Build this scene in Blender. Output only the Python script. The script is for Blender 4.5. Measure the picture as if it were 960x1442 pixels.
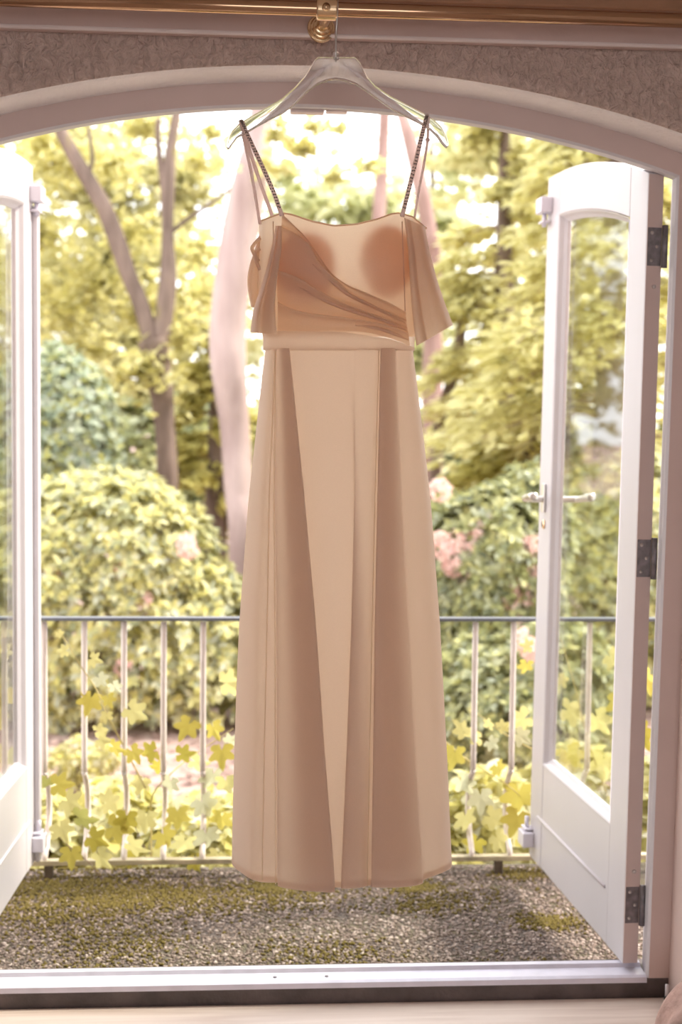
import bpy, bmesh, math, random
import numpy as np
from mathutils import Vector, Matrix

for o in list(bpy.data.objects): bpy.data.objects.remove(o)
SC = bpy.context.scene
COL = SC.collection
rng = np.random.default_rng(7)
random.seed(7)

# ------------------------------------------------------------------ camera
FPX, IW, IH = 1800.0, 960.0, 1442.0
YAW, PITCH, ROLL = [math.radians(a) for a in (3.7, 3.35, 0.6)]
CAM = np.array([0, 0, 1.247])
_F = np.array([math.sin(YAW)*math.cos(PITCH), math.cos(YAW)*math.cos(PITCH), -math.sin(PITCH)])
_R0 = np.array([math.cos(YAW), -math.sin(YAW), 0.0]); _U0 = np.cross(_R0, _F)
_R = _R0*math.cos(ROLL) + _U0*math.sin(ROLL); _U = -_R0*math.sin(ROLL) + _U0*math.cos(ROLL)

def at(px, py, Y):
    """point of the place seen at a photo pixel, at distance Y into the garden"""
    d = _F + _R*(px-IW/2)/FPX - _U*(py-IH/2)/FPX
    return CAM + d*(Y/d[1])

cd = bpy.data.cameras.new('camera'); cam = bpy.data.objects.new('camera', cd); COL.objects.link(cam)
cd.sensor_fit = 'VERTICAL'; cd.sensor_height = 36.0; cd.sensor_width = 24.0
cd.lens = FPX/IH*36.0
cd.clip_start = 0.05; cd.clip_end = 500
cam.matrix_world = Matrix(((_R[0], _U[0], -_F[0], CAM[0]), (_R[1], _U[1], -_F[1], CAM[1]), (_R[2], _U[2], -_F[2], CAM[2]), (0, 0, 0, 1)))
cd.dof.use_dof = True; cd.dof.focus_distance = 2.42; cd.dof.aperture_fstop = 3.2
SC.camera = cam

# ------------------------------------------------------------------ light
world = bpy.data.worlds.new('sky'); SC.world = world; world.use_nodes = True
bg = world.node_tree.nodes['Background']
bg.inputs[0].default_value = (0.97, 0.975, 1.0, 1); bg.inputs[1].default_value = 3.0
sd = bpy.data.lights.new('sun', 'SUN'); sd.energy = 5.5; sd.color = (1.0, 0.93, 0.80); sd.angle = math.radians(9)
sun = bpy.data.objects.new('sun', sd); COL.objects.link(sun)
sun.rotation_euler = Vector((-0.70, -0.12, -0.75)).to_track_quat('-Z', 'Y').to_euler()
SC.view_settings.view_transform = 'Standard'; SC.view_settings.look = 'None'
SC.view_settings.exposure = 0.15; SC.view_settings.gamma = 1.0; SC.view_settings.use_curve_mapping = False

# ------------------------------------------------------------------ materials
def newmat(name):
    m = bpy.data.materials.new(name); m.use_nodes = True
    return m, m.node_tree, m.node_tree.nodes['Principled BSDF']
def N(t, kind, **kw):
    n = t.nodes.new(kind)
    for k, v in kw.items(): setattr(n, k, v)
    return n
def ramp(t, stops, fac=None):
    r = N(t, 'ShaderNodeValToRGB'); e = r.color_ramp.elements
    while len(e) < len(stops): e.new(0.5)
    for i, (p, c) in enumerate(stops): e[i].position = p; e[i].color = (*c, 1)
    if fac is not None: t.links.new(fac, r.inputs[0])
    return r
def plain(name, col, rough=0.5, metal=0.0, var=0.06, scale=6.0, bump=0.0, bscale=60.0, coat=0.0):
    m, t, b = newmat(name)
    tc = N(t, 'ShaderNodeTexCoord'); nz = N(t, 'ShaderNodeTexNoise'); nz.inputs['Scale'].default_value = scale; nz.inputs['Detail'].default_value = 5
    t.links.new(tc.outputs['Object'], nz.inputs['Vector'])
    lo = tuple(max(0, c*(1-var)) for c in col); hi = tuple(min(1, c*(1+var)) for c in col)
    r = ramp(t, [(0.3, lo), (0.7, hi)], nz.outputs['Fac']); t.links.new(r.outputs[0], b.inputs['Base Color'])
    b.inputs['Roughness'].default_value = rough; b.inputs['Metallic'].default_value = metal
    if coat: b.inputs['Coat Weight'].default_value = coat
    if bump:
        n2 = N(t, 'ShaderNodeTexNoise'); n2.inputs['Scale'].default_value = bscale; n2.inputs['Detail'].default_value = 4
        t.links.new(tc.outputs['Object'], n2.inputs['Vector'])
        bp = N(t, 'ShaderNodeBump'); bp.inputs['Strength'].default_value = bump; bp.inputs['Distance'].default_value = 0.01
        t.links.new(n2.outputs['Fac'], bp.inputs['Height']); t.links.new(bp.outputs[0], b.inputs['Normal'])
    return m
def leafmat(name, cols, trans=0.45, gloss=0.25):
    """leaf: every leaf (mesh island) takes its own hue from the ramp; light passes through"""
    m = bpy.data.materials.new(name); m.use_nodes = True; t = m.node_tree; t.nodes.clear()
    out = N(t, 'ShaderNodeOutputMaterial'); g = N(t, 'ShaderNodeNewGeometry')
    r = ramp(t, [(i/(max(1, len(cols)-1)), c) for i, c in enumerate(cols)], g.outputs['Random Per Island'])
    p = N(t, 'ShaderNodeBsdfPrincipled'); p.inputs['Roughness'].default_value = 0.45; p.inputs['Specular IOR Level'].default_value = gloss
    tr = N(t, 'ShaderNodeBsdfTranslucent'); mx = N(t, 'ShaderNodeMixShader'); mx.inputs[0].default_value = trans
    t.links.new(r.outputs[0], p.inputs['Base Color']); t.links.new(r.outputs[0], tr.inputs['Color'])
    t.links.new(p.outputs[0], mx.inputs[1]); t.links.new(tr.outputs[0], mx.inputs[2]); t.links.new(mx.outputs[0], out.inputs[0])
    return m
def fabric(name, col, tcol, trans=0.5, weave=900.0, sheen=0.3):
    m = bpy.data.materials.new(name); m.use_nodes = True; t = m.node_tree; t.nodes.clear()
    out = N(t, 'ShaderNodeOutputMaterial'); tc = N(t, 'ShaderNodeTexCoord')
    nz = N(t, 'ShaderNodeTexNoise'); nz.inputs['Scale'].default_value = weave; nz.inputs['Detail'].default_value = 2
    mp = N(t, 'ShaderNodeMapping'); mp.inputs['Scale'].default_value = (0.35, 1, 1.3)
    t.links.new(tc.outputs['Object'], mp.inputs[0]); t.links.new(mp.outputs[0], nz.inputs['Vector'])
    r = ramp(t, [(0.3, tuple(c*0.93 for c in col)), (0.7, tuple(min(1, c*1.05) for c in col))], nz.outputs['Fac'])
    p = N(t, 'ShaderNodeBsdfPrincipled'); p.inputs['Roughness'].default_value = 0.40; p.inputs['Specular IOR Level'].default_value = 0.5
    p.inputs['Sheen Weight'].default_value = sheen
    bp = N(t, 'ShaderNodeBump'); bp.inputs['Strength'].default_value = 0.12; bp.inputs['Distance'].default_value = 0.001
    t.links.new(nz.outputs['Fac'], bp.inputs['Height']); t.links.new(bp.outputs[0], p.inputs['Normal'])
    tr = N(t, 'ShaderNodeBsdfTranslucent'); tr.inputs[0].default_value = (*tcol, 1)
    mx = N(t, 'ShaderNodeMixShader'); mx.inputs[0].default_value = trans
    t.links.new(r.outputs[0], p.inputs['Base Color'])
    t.links.new(p.outputs[0], mx.inputs[1]); t.links.new(tr.outputs[0], mx.inputs[2]); t.links.new(mx.outputs[0], out.inputs[0])
    return m

M = {}
def stucco():
    m, t, b = newmat('stucco')
    tc = N(t, 'ShaderNodeTexCoord'); mp = N(t, 'ShaderNodeMapping'); mp.inputs['Scale'].default_value = (1, 1, 0.75); mp.inputs['Rotation'].default_value = (0, 0.5, 0)
    t.links.new(tc.outputs['Object'], mp.inputs[0])
    n1 = N(t, 'ShaderNodeTexNoise'); n1.inputs['Scale'].default_value = 62; n1.inputs['Detail'].default_value = 5; n1.inputs['Distortion'].default_value = 1.2
    n2 = N(t, 'ShaderNodeTexNoise'); n2.inputs['Scale'].default_value = 190; n2.inputs['Detail'].default_value = 3
    t.links.new(mp.outputs[0], n1.inputs['Vector']); t.links.new(mp.outputs[0], n2.inputs['Vector'])
    ad = N(t, 'ShaderNodeMath', operation='MULTIPLY_ADD'); ad.inputs[1].default_value = 0.3
    t.links.new(n2.outputs['Fac'], ad.inputs[0]); t.links.new(n1.outputs['Fac'], ad.inputs[2])
    bp = N(t, 'ShaderNodeBump'); bp.inputs['Strength'].default_value = 1.0; bp.inputs['Distance'].default_value = 0.022
    t.links.new(ad.outputs[0], bp.inputs['Height']); t.links.new(bp.outputs[0], b.inputs['Normal'])
    r = ramp(t, [(0.3, (0.62, 0.46, 0.395)), (0.7, (0.80, 0.62, 0.545))], n1.outputs['Fac']); t.links.new(r.outputs[0], b.inputs['Base Color'])
    b.inputs['Roughness'].default_value = 0.85
    return m
M['stucco'] = stucco()
M['whiteplaster'] = plain('white_rough_plaster', (0.84, 0.79, 0.78), 0.8, bump=0.5, bscale=90)
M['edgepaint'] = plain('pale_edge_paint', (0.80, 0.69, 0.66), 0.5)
M['band'] = plain('painted_board', (0.66, 0.495, 0.45), 0.5, bump=0.08, bscale=120)
M['brownwood'] = plain('brown_board', (0.34, 0.17, 0.09), 0.45, var=0.15, bump=0.1, bscale=150)
M['frame'] = plain('frame_paint', (0.64, 0.50, 0.46), 0.42, var=0.03)
M['white'] = plain('white_gloss_paint', (0.63, 0.60, 0.625), 0.32, var=0.02)
M['putty'] = plain('worn_white_paint', (0.66, 0.62, 0.64), 0.45, var=0.05)
M['lilac'] = plain('white_plastic', (0.74, 0.72, 0.80), 0.35, var=0.03)
M['hinge'] = plain('aged_hinge_metal', (0.23, 0.21, 0.22), 0.45, 0.8, var=0.3, scale=60)
M['screw'] = plain('screw_metal', (0.6, 0.56, 0.54), 0.35, 0.9)
M['alu'] = plain('threshold_metal', (0.72, 0.70, 0.80), 0.38, 0.25, var=0.08, scale=20)
M['blackbase'] = plain('dark_sill_base', (0.105, 0.08, 0.075), 0.6, var=0.35, scale=14, bump=0.25, bscale=90)
M['brass'] = plain('polished_brass', (0.80, 0.60, 0.38), 0.16, 1.0, var=0.05)
M['rod'] = plain('bronze_rod', (0.50, 0.31, 0.19), 0.12, 1.0, var=0.05)
M['steel'] = plain('satin_steel', (0.74, 0.71, 0.68), 0.28, 1.0, var=0.04)
M['plaster'] = plain('room_plaster', (0.78, 0.70, 0.66), 0.8, var=0.03)
M['rail_dark'] = plain('dark_rail_paint', (0.16, 0.17, 0.20), 0.4, var=0.15)
M['baluster'] = plain('cream_baluster_paint', (0.80, 0.72, 0.66), 0.5, var=0.14, scale=9)
M['mossrail'] = plain('mossy_rail', (0.50, 0.44, 0.30), 0.7, var=0.3, scale=18)
M['post'] = plain('rusty_post', (0.10, 0.075, 0.05), 0.8, var=0.4, scale=25)
M['pebble'] = leafmat('pebbles', [(0.15, 0.105, 0.08), (0.25, 0.19, 0.15), (0.10, 0.07, 0.06), (0.36, 0.28, 0.23), (0.18, 0.13, 0.105), (0.30, 0.225, 0.185), (0.62, 0.52, 0.46)], 0.0, 0.3)
M['moss'] = leafmat('moss', [(0.15, 0.115, 0.035), (0.23, 0.18, 0.055), (0.18, 0.14, 0.045)], 0.15, 0.05)
M['litter'] = leafmat('leaf_litter', [(0.36, 0.23, 0.19), (0.50, 0.36, 0.32), (0.28, 0.18, 0.15), (0.58, 0.44, 0.38)], 0.1, 0.1)
def concrete():
    m, t, b = newmat('balcony_concrete')
    tc = N(t, 'ShaderNodeTexCoord')
    n1 = N(t, 'ShaderNodeTexNoise'); n1.inputs['Scale'].default_value = 6; n1.inputs['Detail'].default_value = 8
    n2 = N(t, 'ShaderNodeTexVoronoi'); n2.inputs['Scale'].default_value = 130
    t.links.new(tc.outputs['Object'], n1.inputs['Vector']); t.links.new(tc.outputs['Object'], n2.inputs['Vector'])
    r = ramp(t, [(0.40, (0.14, 0.11, 0.095)), (0.55, (0.13, 0.105, 0.06)), (0.7, (0.17, 0.14, 0.115))], n1.outputs['Fac'])
    t.links.new(r.outputs[0], b.inputs['Base Color']); b.inputs['Roughness'].default_value = 0.9
    bp = N(t, 'ShaderNodeBump'); bp.inputs['Distance'].default_value = 0.01; t.links.new(n2.outputs['Distance'], bp.inputs['Height']); t.links.new(bp.outputs[0], b.inputs['Normal'])
    return m
M['concrete'] = concrete()
def wood(name, a, c):
    m, t, b = newmat(name)
    tc = N(t, 'ShaderNodeTexCoord'); mp = N(t, 'ShaderNodeMapping'); mp.inputs['Scale'].default_value = (1.2, 22, 10)
    oi = N(t, 'ShaderNodeObjectInfo'); ad = N(t, 'ShaderNodeVectorMath', operation='ADD')
    t.links.new(tc.outputs['Object'], ad.inputs[0]); t.links.new(oi.outputs['Random'], ad.inputs[1]); t.links.new(ad.outputs[0], mp.inputs[0])
    nz = N(t, 'ShaderNodeTexNoise'); nz.inputs['Scale'].default_value = 2.2; nz.inputs['Detail'].default_value = 7; nz.inputs['Distortion'].default_value = 0.6
    t.links.new(mp.outputs[0], nz.inputs['Vector'])
    r = ramp(t, [(0.25, a), (0.75, c)], nz.outputs['Fac']); t.links.new(r.outputs[0], b.inputs['Base Color'])
    b.inputs['Roughness'].default_value = 0.42
    return m
M['plank'] = wood('pale_plank', (0.60, 0.47, 0.40), (0.80, 0.68, 0.60))
def bark(name, a, c, sc=7.0, moss=None):
    m, t, b = newmat(name)
    tc = N(t, 'ShaderNodeTexCoord'); mp = N(t, 'ShaderNodeMapping'); mp.inputs['Scale'].default_value = (1, 1, 0.25)
    t.links.new(tc.outputs['Object'], mp.inputs[0])
    nz = N(t, 'ShaderNodeTexNoise'); nz.inputs['Scale'].default_value = sc; nz.inputs['Detail'].default_value = 8
    t.links.new(mp.outputs[0], nz.inputs['Vector'])
    st = [(0.32, a), (0.62, c)] + ([(0.75, moss)] if moss else [])
    r = ramp(t, st, nz.outputs['Fac']); t.links.new(r.outputs[0], b.inputs['Base Color']); b.inputs['Roughness'].default_value = 0.9
    bp = N(t, 'ShaderNodeBump'); bp.inputs['Distance'].default_value = 0.04; t.links.new(nz.outputs['Fac'], bp.inputs['Height']); t.links.new(bp.outputs[0], b.inputs['Normal'])
    return m
M['bark'] = bark('brown_bark', (0.10, 0.068, 0.052), (0.22, 0.155, 0.125), moss=(0.20, 0.16, 0.04))
M['palebark'] = bark('pale_pink_bark', (0.31, 0.22, 0.205), (0.46, 0.35, 0.325), 5)
M['redbark'] = bark('reddish_bark', (0.24, 0.14, 0.115), (0.38, 0.25, 0.22), 6)
M['branch'] = plain('twig_bark', (0.30, 0.21, 0.14), 0.9, var=0.25)
M['vinestem'] = plain('vine_stem', (0.55, 0.46, 0.18), 0.6, var=0.25)
M['tendril'] = plain('brown_tendril', (0.20, 0.12, 0.10), 0.6, var=0.2)
def glass():
    m = bpy.data.materials.new('window_glass'); m.use_nodes = True; t = m.node_tree; t.nodes.clear()
    out = N(t, 'ShaderNodeOutputMaterial'); tr = N(t, 'ShaderNodeBsdfTransparent'); tr.inputs[0].default_value = (0.93, 0.95, 0.92, 1)
    gl = N(t, 'ShaderNodeBsdfGlossy'); gl.inputs['Roughness'].default_value = 0.02
    mx = N(t, 'ShaderNodeMixShader'); ge = N(t, 'ShaderNodeNewGeometry'); dt = N(t, 'ShaderNodeVectorMath', operation='DOT_PRODUCT')
    t.links.new(ge.outputs['Normal'], dt.inputs[0]); t.links.new(ge.outputs['Incoming'], dt.inputs[1])
    ab = N(t, 'ShaderNodeMath', operation='ABSOLUTE'); t.links.new(dt.outputs['Value'], ab.inputs[0])
    sb = N(t, 'ShaderNodeMath', operation='SUBTRACT'); sb.inputs[0].default_value = 1.0; t.links.new(ab.outputs[0], sb.inputs[1])
    pw_ = N(t, 'ShaderNodeMath', operation='POWER'); pw_.inputs[1].default_value = 5.0; t.links.new(sb.outputs[0], pw_.inputs[0])
    fr = N(t, 'ShaderNodeMath', operation='MULTIPLY_ADD'); fr.inputs[1].default_value = 0.96; fr.inputs[2].default_value = 0.04; t.links.new(pw_.outputs[0], fr.inputs[0])
    t.links.new(fr.outputs[0], mx.inputs[0]); t.links.new(tr.outputs[0], mx.inputs[1]); t.links.new(gl.outputs[0], mx.inputs[2]); t.links.new(mx.outputs[0], out.inputs[0])
    return m
M['glass'] = glass()
def acrylic():
    m, t, b = newmat('clear_acrylic')
    b.inputs['Base Color'].default_value = (0.97, 0.97, 0.98, 1); b.inputs['Transmission Weight'].default_value = 1.0
    b.inputs['Roughness'].default_value = 0.05; b.inputs['IOR'].default_value = 1.45
    d = N(t, 'ShaderNodeBsdfTranslucent'); d.inputs[0].default_value = (0.9, 0.9, 0.93, 1); d2 = N(t, 'ShaderNodeBsdfDiffuse'); d2.inputs[0].default_value = (0.9, 0.88, 0.9, 1)
    m1 = N(t, 'ShaderNodeMixShader'); m1.inputs[0].default_value = 0.5; t.links.new(d.outputs[0], m1.inputs[1]); t.links.new(d2.outputs[0], m1.inputs[2])
    m2 = N(t, 'ShaderNodeMixShader'); m2.inputs[0].default_value = 0.11; t.links.new(b.outputs[0], m2.inputs[1]); t.links.new(m1.outputs[0], m2.inputs[2])
    t.links.new(m2.outputs[0], t.nodes['Material Output'].inputs[0])
    return m
M['acrylic'] = acrylic()
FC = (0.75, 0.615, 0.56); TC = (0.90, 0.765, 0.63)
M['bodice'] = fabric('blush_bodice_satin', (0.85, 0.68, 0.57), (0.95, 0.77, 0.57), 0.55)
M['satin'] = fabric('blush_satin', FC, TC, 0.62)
M['drape'] = fabric('blush_draped_satin', (0.84, 0.675, 0.57), (0.95, 0.76, 0.56), 0.56)
M['cup'] = fabric('foam_bust_cup', (0.80, 0.54, 0.35), (0.95, 0.68, 0.43), 0.66, sheen=0.0)
M['strap'] = fabric('strap_satin', (0.86, 0.74, 0.71), (0.9, 0.75, 0.7), 0.5)
M['bead'] = plain('silver_beads', (0.40, 0.34, 0.33), 0.2, 0.7, var=0.25, scale=200)
M['throw'] = plain('dusky_cloth', (0.42, 0.27, 0.23), 0.85, var=0.3, scale=22, bump=0.5, bscale=50)
M['black'] = plain('black_rubber', (0.02, 0.02, 0.022), 0.5)
M['palestone'] = plain('pale_kerb', (0.82, 0.79, 0.76), 0.8, var=0.08)
def groundmat():
    m, t, b = newmat('garden_soil')
    tc = N(t, 'ShaderNodeTexCoord')
    n1 = N(t, 'ShaderNodeTexNoise'); n1.inputs['Scale'].default_value = 9; n1.inputs['Detail'].default_value = 8
    t.links.new(tc.outputs['Object'], n1.inputs['Vector'])
    r = ramp(t, [(0.3, (0.25, 0.16, 0.13)), (0.5, (0.42, 0.29, 0.25)), (0.72, (0.54, 0.42, 0.37))], n1.outputs['Fac'])
    t.links.new(r.outputs[0], b.inputs['Base Color']); b.inputs['Roughness'].default_value = 0.95
    return m
M['soil'] = groundmat()
Y1, Y2, Y3 = (0.78, 0.72, 0.16), (0.62, 0.56, 0.11), (0.45, 0.42, 0.08)
M['rhodo'] = leafmat('rhododendron_leaf', [(0.74, 0.67, 0.24), (0.42, 0.45, 0.28), (0.64, 0.59, 0.20), (0.80, 0.75, 0.36), (0.28, 0.30, 0.18), (0.62, 0.63, 0.48), (0.84, 0.80, 0.46), (0.50, 0.46, 0.16)], 0.35)
M['rhodoblue'] = leafmat('blue_green_leaf', [(0.36, 0.43, 0.30), (0.56, 0.62, 0.48), (0.52, 0.50, 0.14), (0.26, 0.32, 0.22), (0.68, 0.70, 0.58)], 0.3, 0.4)
M['rhododark'] = leafmat('dark_rhododendron_leaf', [(0.24, 0.27, 0.14), (0.42, 0.42, 0.16), (0.18, 0.20, 0.12), (0.55, 0.53, 0.20), (0.44, 0.48, 0.36), (0.66, 0.62, 0.26)], 0.3, 0.4)
M['flower'] = leafmat('pink_blossom', [(0.88, 0.62, 0.56), (0.92, 0.76, 0.68), (0.84, 0.54, 0.52)], 0.4, 0.1)
M['hemlock'] = leafmat('conifer_spray', [(0.74, 0.70, 0.32), (0.86, 0.83, 0.50), (0.62, 0.57, 0.24), (0.82, 0.78, 0.42), (0.52, 0.47, 0.20)], 0.5, 0.1)
M['hemlock2'] = leafmat('olive_conifer_spray', [(0.58, 0.53, 0.18), (0.70, 0.65, 0.26), (0.46, 0.41, 0.13)], 0.5, 0.1)
M['maple'] = leafmat('maple_leaf', [(0.66, 0.61, 0.22), (0.76, 0.72, 0.34), (0.52, 0.47, 0.17), (0.80, 0.77, 0.46), (0.44, 0.40, 0.15)], 0.5, 0.1)
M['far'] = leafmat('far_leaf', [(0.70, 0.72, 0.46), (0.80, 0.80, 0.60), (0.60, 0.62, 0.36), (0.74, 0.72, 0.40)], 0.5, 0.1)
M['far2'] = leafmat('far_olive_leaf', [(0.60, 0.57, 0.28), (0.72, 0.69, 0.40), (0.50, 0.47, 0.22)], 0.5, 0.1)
M['vine'] = leafmat('vine_leaf', [(0.80, 0.73, 0.18), (0.88, 0.83, 0.36), (0.70, 0.62, 0.12), (0.84, 0.82, 0.52)], 0.55, 0.15)
M['lowleaf'] = leafmat('low_shrub_leaf', [(0.68, 0.62, 0.20), (0.78, 0.75, 0.42), (0.54, 0.48, 0.12), (0.82, 0.81, 0.64), (0.42, 0.37, 0.09)], 0.5, 0.2)

# ------------------------------------------------------------------ builders
def tag(o, label=None, cat=None, group=None, kind=None):
    if label: o['label'] = label
    if cat: o['category'] = cat
    if group: o['group'] = group
    if kind: o['kind'] = kind
    return o
def empty(name, loc=(0, 0, 0), rz=0.0):
    o = bpy.data.objects.new(name, None); COL.objects.link(o); o.location = [float(c) for c in loc]; o.rotation_euler = (0, 0, rz); o.empty_display_size = 0.1
    return o
class MB:
    def __init__(s): s.v = []; s.f = []
    def add(s, vs, fs):
        n = len(s.v); s.v += [tuple(float(c) for c in p) for p in vs]; s.f += [tuple(i+n for i in f) for f in fs]; return s
    def box(s, x0, x1, y0, y1, z0, z1):
        return s.add([(x0,y0,z0),(x1,y0,z0),(x1,y1,z0),(x0,y1,z0),(x0,y0,z1),(x1,y0,z1),(x1,y1,z1),(x0,y1,z1)],
                     [(0,3,2,1),(4,5,6,7),(0,1,5,4),(1,2,6,5),(2,3,7,6),(3,0,4,7)])
    def tube(s, pts, rad, n=8, cap=True, flat=1.0, upv=None):
        pts = [Vector([float(c) for c in p]) for p in pts]
        if not hasattr(rad, '__len__'): rad = [rad]*len(pts)
        vs, fs = [], []
        prev = None
        for i, p in enumerate(pts):
            d = (pts[min(i+1, len(pts)-1)] - pts[max(i-1, 0)])
            d = d.normalized() if d.length > 1e-9 else Vector((0, 0, 1))
            if prev is None:
                a = Vector(upv) if upv is not None else (Vector((0, 0, 1)) if abs(d.z) < 0.9 else Vector((0, 1, 0)))
                a = (a - d*a.dot(d)).normalized()
            else:
                a = (prev - d*prev.dot(d)).normalized()
            prev = a; b = d.cross(a)
            for k in range(n):
                th = 2*math.pi*k/n
                vs.append(p + a*math.cos(th)*rad[i]*flat + b*math.sin(th)*rad[i])
        for i in range(len(pts)-1):
            for k in range(n): fs.append((i*n+k, i*n+(k+1) % n, (i+1)*n+(k+1) % n, (i+1)*n+k))
        if cap:
            fs.append(tuple(range(n-1, -1, -1))); fs.append(tuple((len(pts)-1)*n+k for k in range(n)))
        return s.add(vs, fs)
    def lathe(s, prof, c, axis, n=24):
        c = Vector([float(x) for x in c]); ax = Vector(axis).normalized()
        a = ax.orthogonal().normalized(); b = ax.cross(a); vs, fs = [], []
        for r, h in prof:
            for k in range(n):
                th = 2*math.pi*k/n; vs.append(c + ax*h + (a*math.cos(th)+b*math.sin(th))*r)
        for i in range(len(prof)-1):
            for k in range(n): fs.append((i*n+k, i*n+(k+1) % n, (i+1)*n+(k+1) % n, (i+1)*n+k))
        fs.append(tuple(range(n-1, -1, -1))); fs.append(tuple((len(prof)-1)*n+k for k in range(n)))
        return s.add(vs, fs)
    def grid(s, rows, closed=False):
        n = len(rows[0]); vs = [p for r in rows for p in r]; fs = []
        for i in range(len(rows)-1):
            for k in range(n if closed else n-1):
                k2 = (k+1) % n; fs.append((i*n+k, i*n+k2, (i+1)*n+k2, (i+1)*n+k))
        return s.add(vs, fs)
    def prism(s, poly, y0, y1):
        """poly of (x, z), front at y0 and back at y1"""
        n = len(poly); vs = [(x, y0, z) for x, z in poly] + [(x, y1, z) for x, z in poly]
        fs = [tuple(range(n)), tuple(range(2*n-1, n-1, -1))] + [(k, n+k, n+(k+1) % n, (k+1) % n) for k in range(n)]
        return s.add(vs, fs)
    def build(s, name, mat, parent=None, smooth=False, bevel=0.0, sub=0, fix=True, solid=0.0, seg=2):
        me = bpy.data.meshes.new(name); me.from_pydata(s.v, [], s.f)
        if fix:
            bm = bmesh.new(); bm.from_mesh(me); bmesh.ops.recalc_face_normals(bm, faces=bm.faces); bm.to_mesh(me); bm.free()
        me.materials.append(M[mat] if isinstance(mat, str) else mat)
        if smooth: me.polygons.foreach_set('use_smooth', [True]*len(me.polygons))
        o = bpy.data.objects.new(name, me); COL.objects.link(o)
        if parent is not None: o.parent = parent
        if bevel:
            md = o.modifiers.new('bevel', 'BEVEL'); md.width = bevel; md.segments = seg; md.limit_method = 'ANGLE'; md.angle_limit = math.radians(40)
        if solid:
            md = o.modifiers.new('thickness', 'SOLIDIFY'); md.thickness = solid; md.offset = 0
        if sub:
            md = o.modifiers.new('smooth', 'SUBSURF'); md.levels = sub; md.render_levels = sub
        return o
def interp(xs, ys, x):
    return float(np.interp(x, xs, ys))
def smooth_curve(pts, n):
    """Catmull-Rom through pts"""
    P = [np.array(p, float) for p in pts]; P = [2*P[0]-P[1]] + P + [2*P[-1]-P[-2]]; out = []
    m = len(P)-3
    for j in range(n):
        t = j/(n-1)*m; i = min(int(t), m-1); u = t-i
        a, b, c, d = P[i:i+4]
        out.append(0.5*((2*b)+(-a+c)*u+(2*a-5*b+4*c-d)*u*u+(-a+3*b-3*c+d)*u**3))
    return out

# ------------------------------------------------------------------ room shell and arched opening
FY = 2.75            # face of the door frame
WY = 2.63            # face of the inner wall
XL, XR, XC = -0.675, 0.875, 0.10
APEX, RAD = 1.945, 2.40
ZC = APEX - RAD
def outline(w, z0, n=40):
    """opening outline pushed outward by w: left foot, left spring, arch, right spring, right foot"""
    xl, xr, r = XL-w, XR+w, RAD+w
    pts = [(xl, z0)]
    for k in range(n+1):
        x = xl + (xr-xl)*k/n
        pts.append((x, ZC + math.sqrt(r*r-(x-XC)**2)))
    pts.append((xr, z0))
    # the old frame stands a little out of plumb on the hinge side of the handled door
    return [(x+0.024*max(0.0, (z-0.04)/1.78)*max(0.0, min(1.0, (x-0.3)/0.5)), z) for x, z in pts]
RX0, RX1, RY0, RZ1 = -2.3, 2.6, -2.6, 2.42

w = MB()
rings = [(0.070, WY), (0.058, WY+0.003), (0.053, WY+0.008)]
rows = []
for wd, yy in rings: rows.append([(x, yy, z) for x, z in outline(wd, 0.0)])
w.grid(rows)
def facewall(wd, yy, x0, x1, z1):
    o = outline(wd, 0.0); vs = []; fs = []
    for x, z in o: vs.append((x, yy, z))
    n = len(o)
    for k, (x, z) in enumerate(o):
        vs.append((x0 if k == 0 else x1 if k == n-1 else x, yy, 0.0 if k in (0, n-1) else z1))
    vs += [(x0, yy, z1), (x1, yy, z1), (x0, yy, o[1][1]), (x1, yy, o[-2][1])]
    for k in range(1, n-2): fs.append((k, k+1, n+k+1, n+k))
    fs += [(0, 1, 2*n+2, n), (1, n+1, 2*n, 2*n+2), (n-2, n-1, 2*n-1, 2*n+3), (n-2, 2*n+3, 2*n+1, 2*n-2)]
    w.add(vs, fs)
facewall(0.070, WY, RX0, RX1, RZ1)
facewall(0.0595, 2.83, RX0-0.2, RX1+0.2, 5.2)
wall = w.build('wall_back', 'stucco', smooth=True)
rv_ = MB(); sv_ = MB()
for wd_a, y_a, wd_b, y_b in ((0.053, WY+0.008, 0.050, WY+0.02), (0.050, WY+0.02, 0.050, FY+0.004)):
    oa, ob = outline(wd_a, 0.0), outline(wd_b, 0.0)
    rv_.grid([[(x, y_a, z) for x, z in oa[1:-1]], [(x, y_b, z) for x, z in ob[1:-1]]])
    for e_ in (slice(0, 2), slice(-2, None)): sv_.grid([[(x, y_a, z) for x, z in oa[e_]], [(x, y_b, z) for x, z in ob[e_]]])
sv_.build('side_reveal', 'frame', wall)
rv_.build('reveal', 'whiteplaster', wall)['label'] = 'white painted plaster underside of the arch'
tag(wall, 'rough pinkish-brown stucco wall with the wide segmental arch around the open doors', 'wall', kind='structure')

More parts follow.
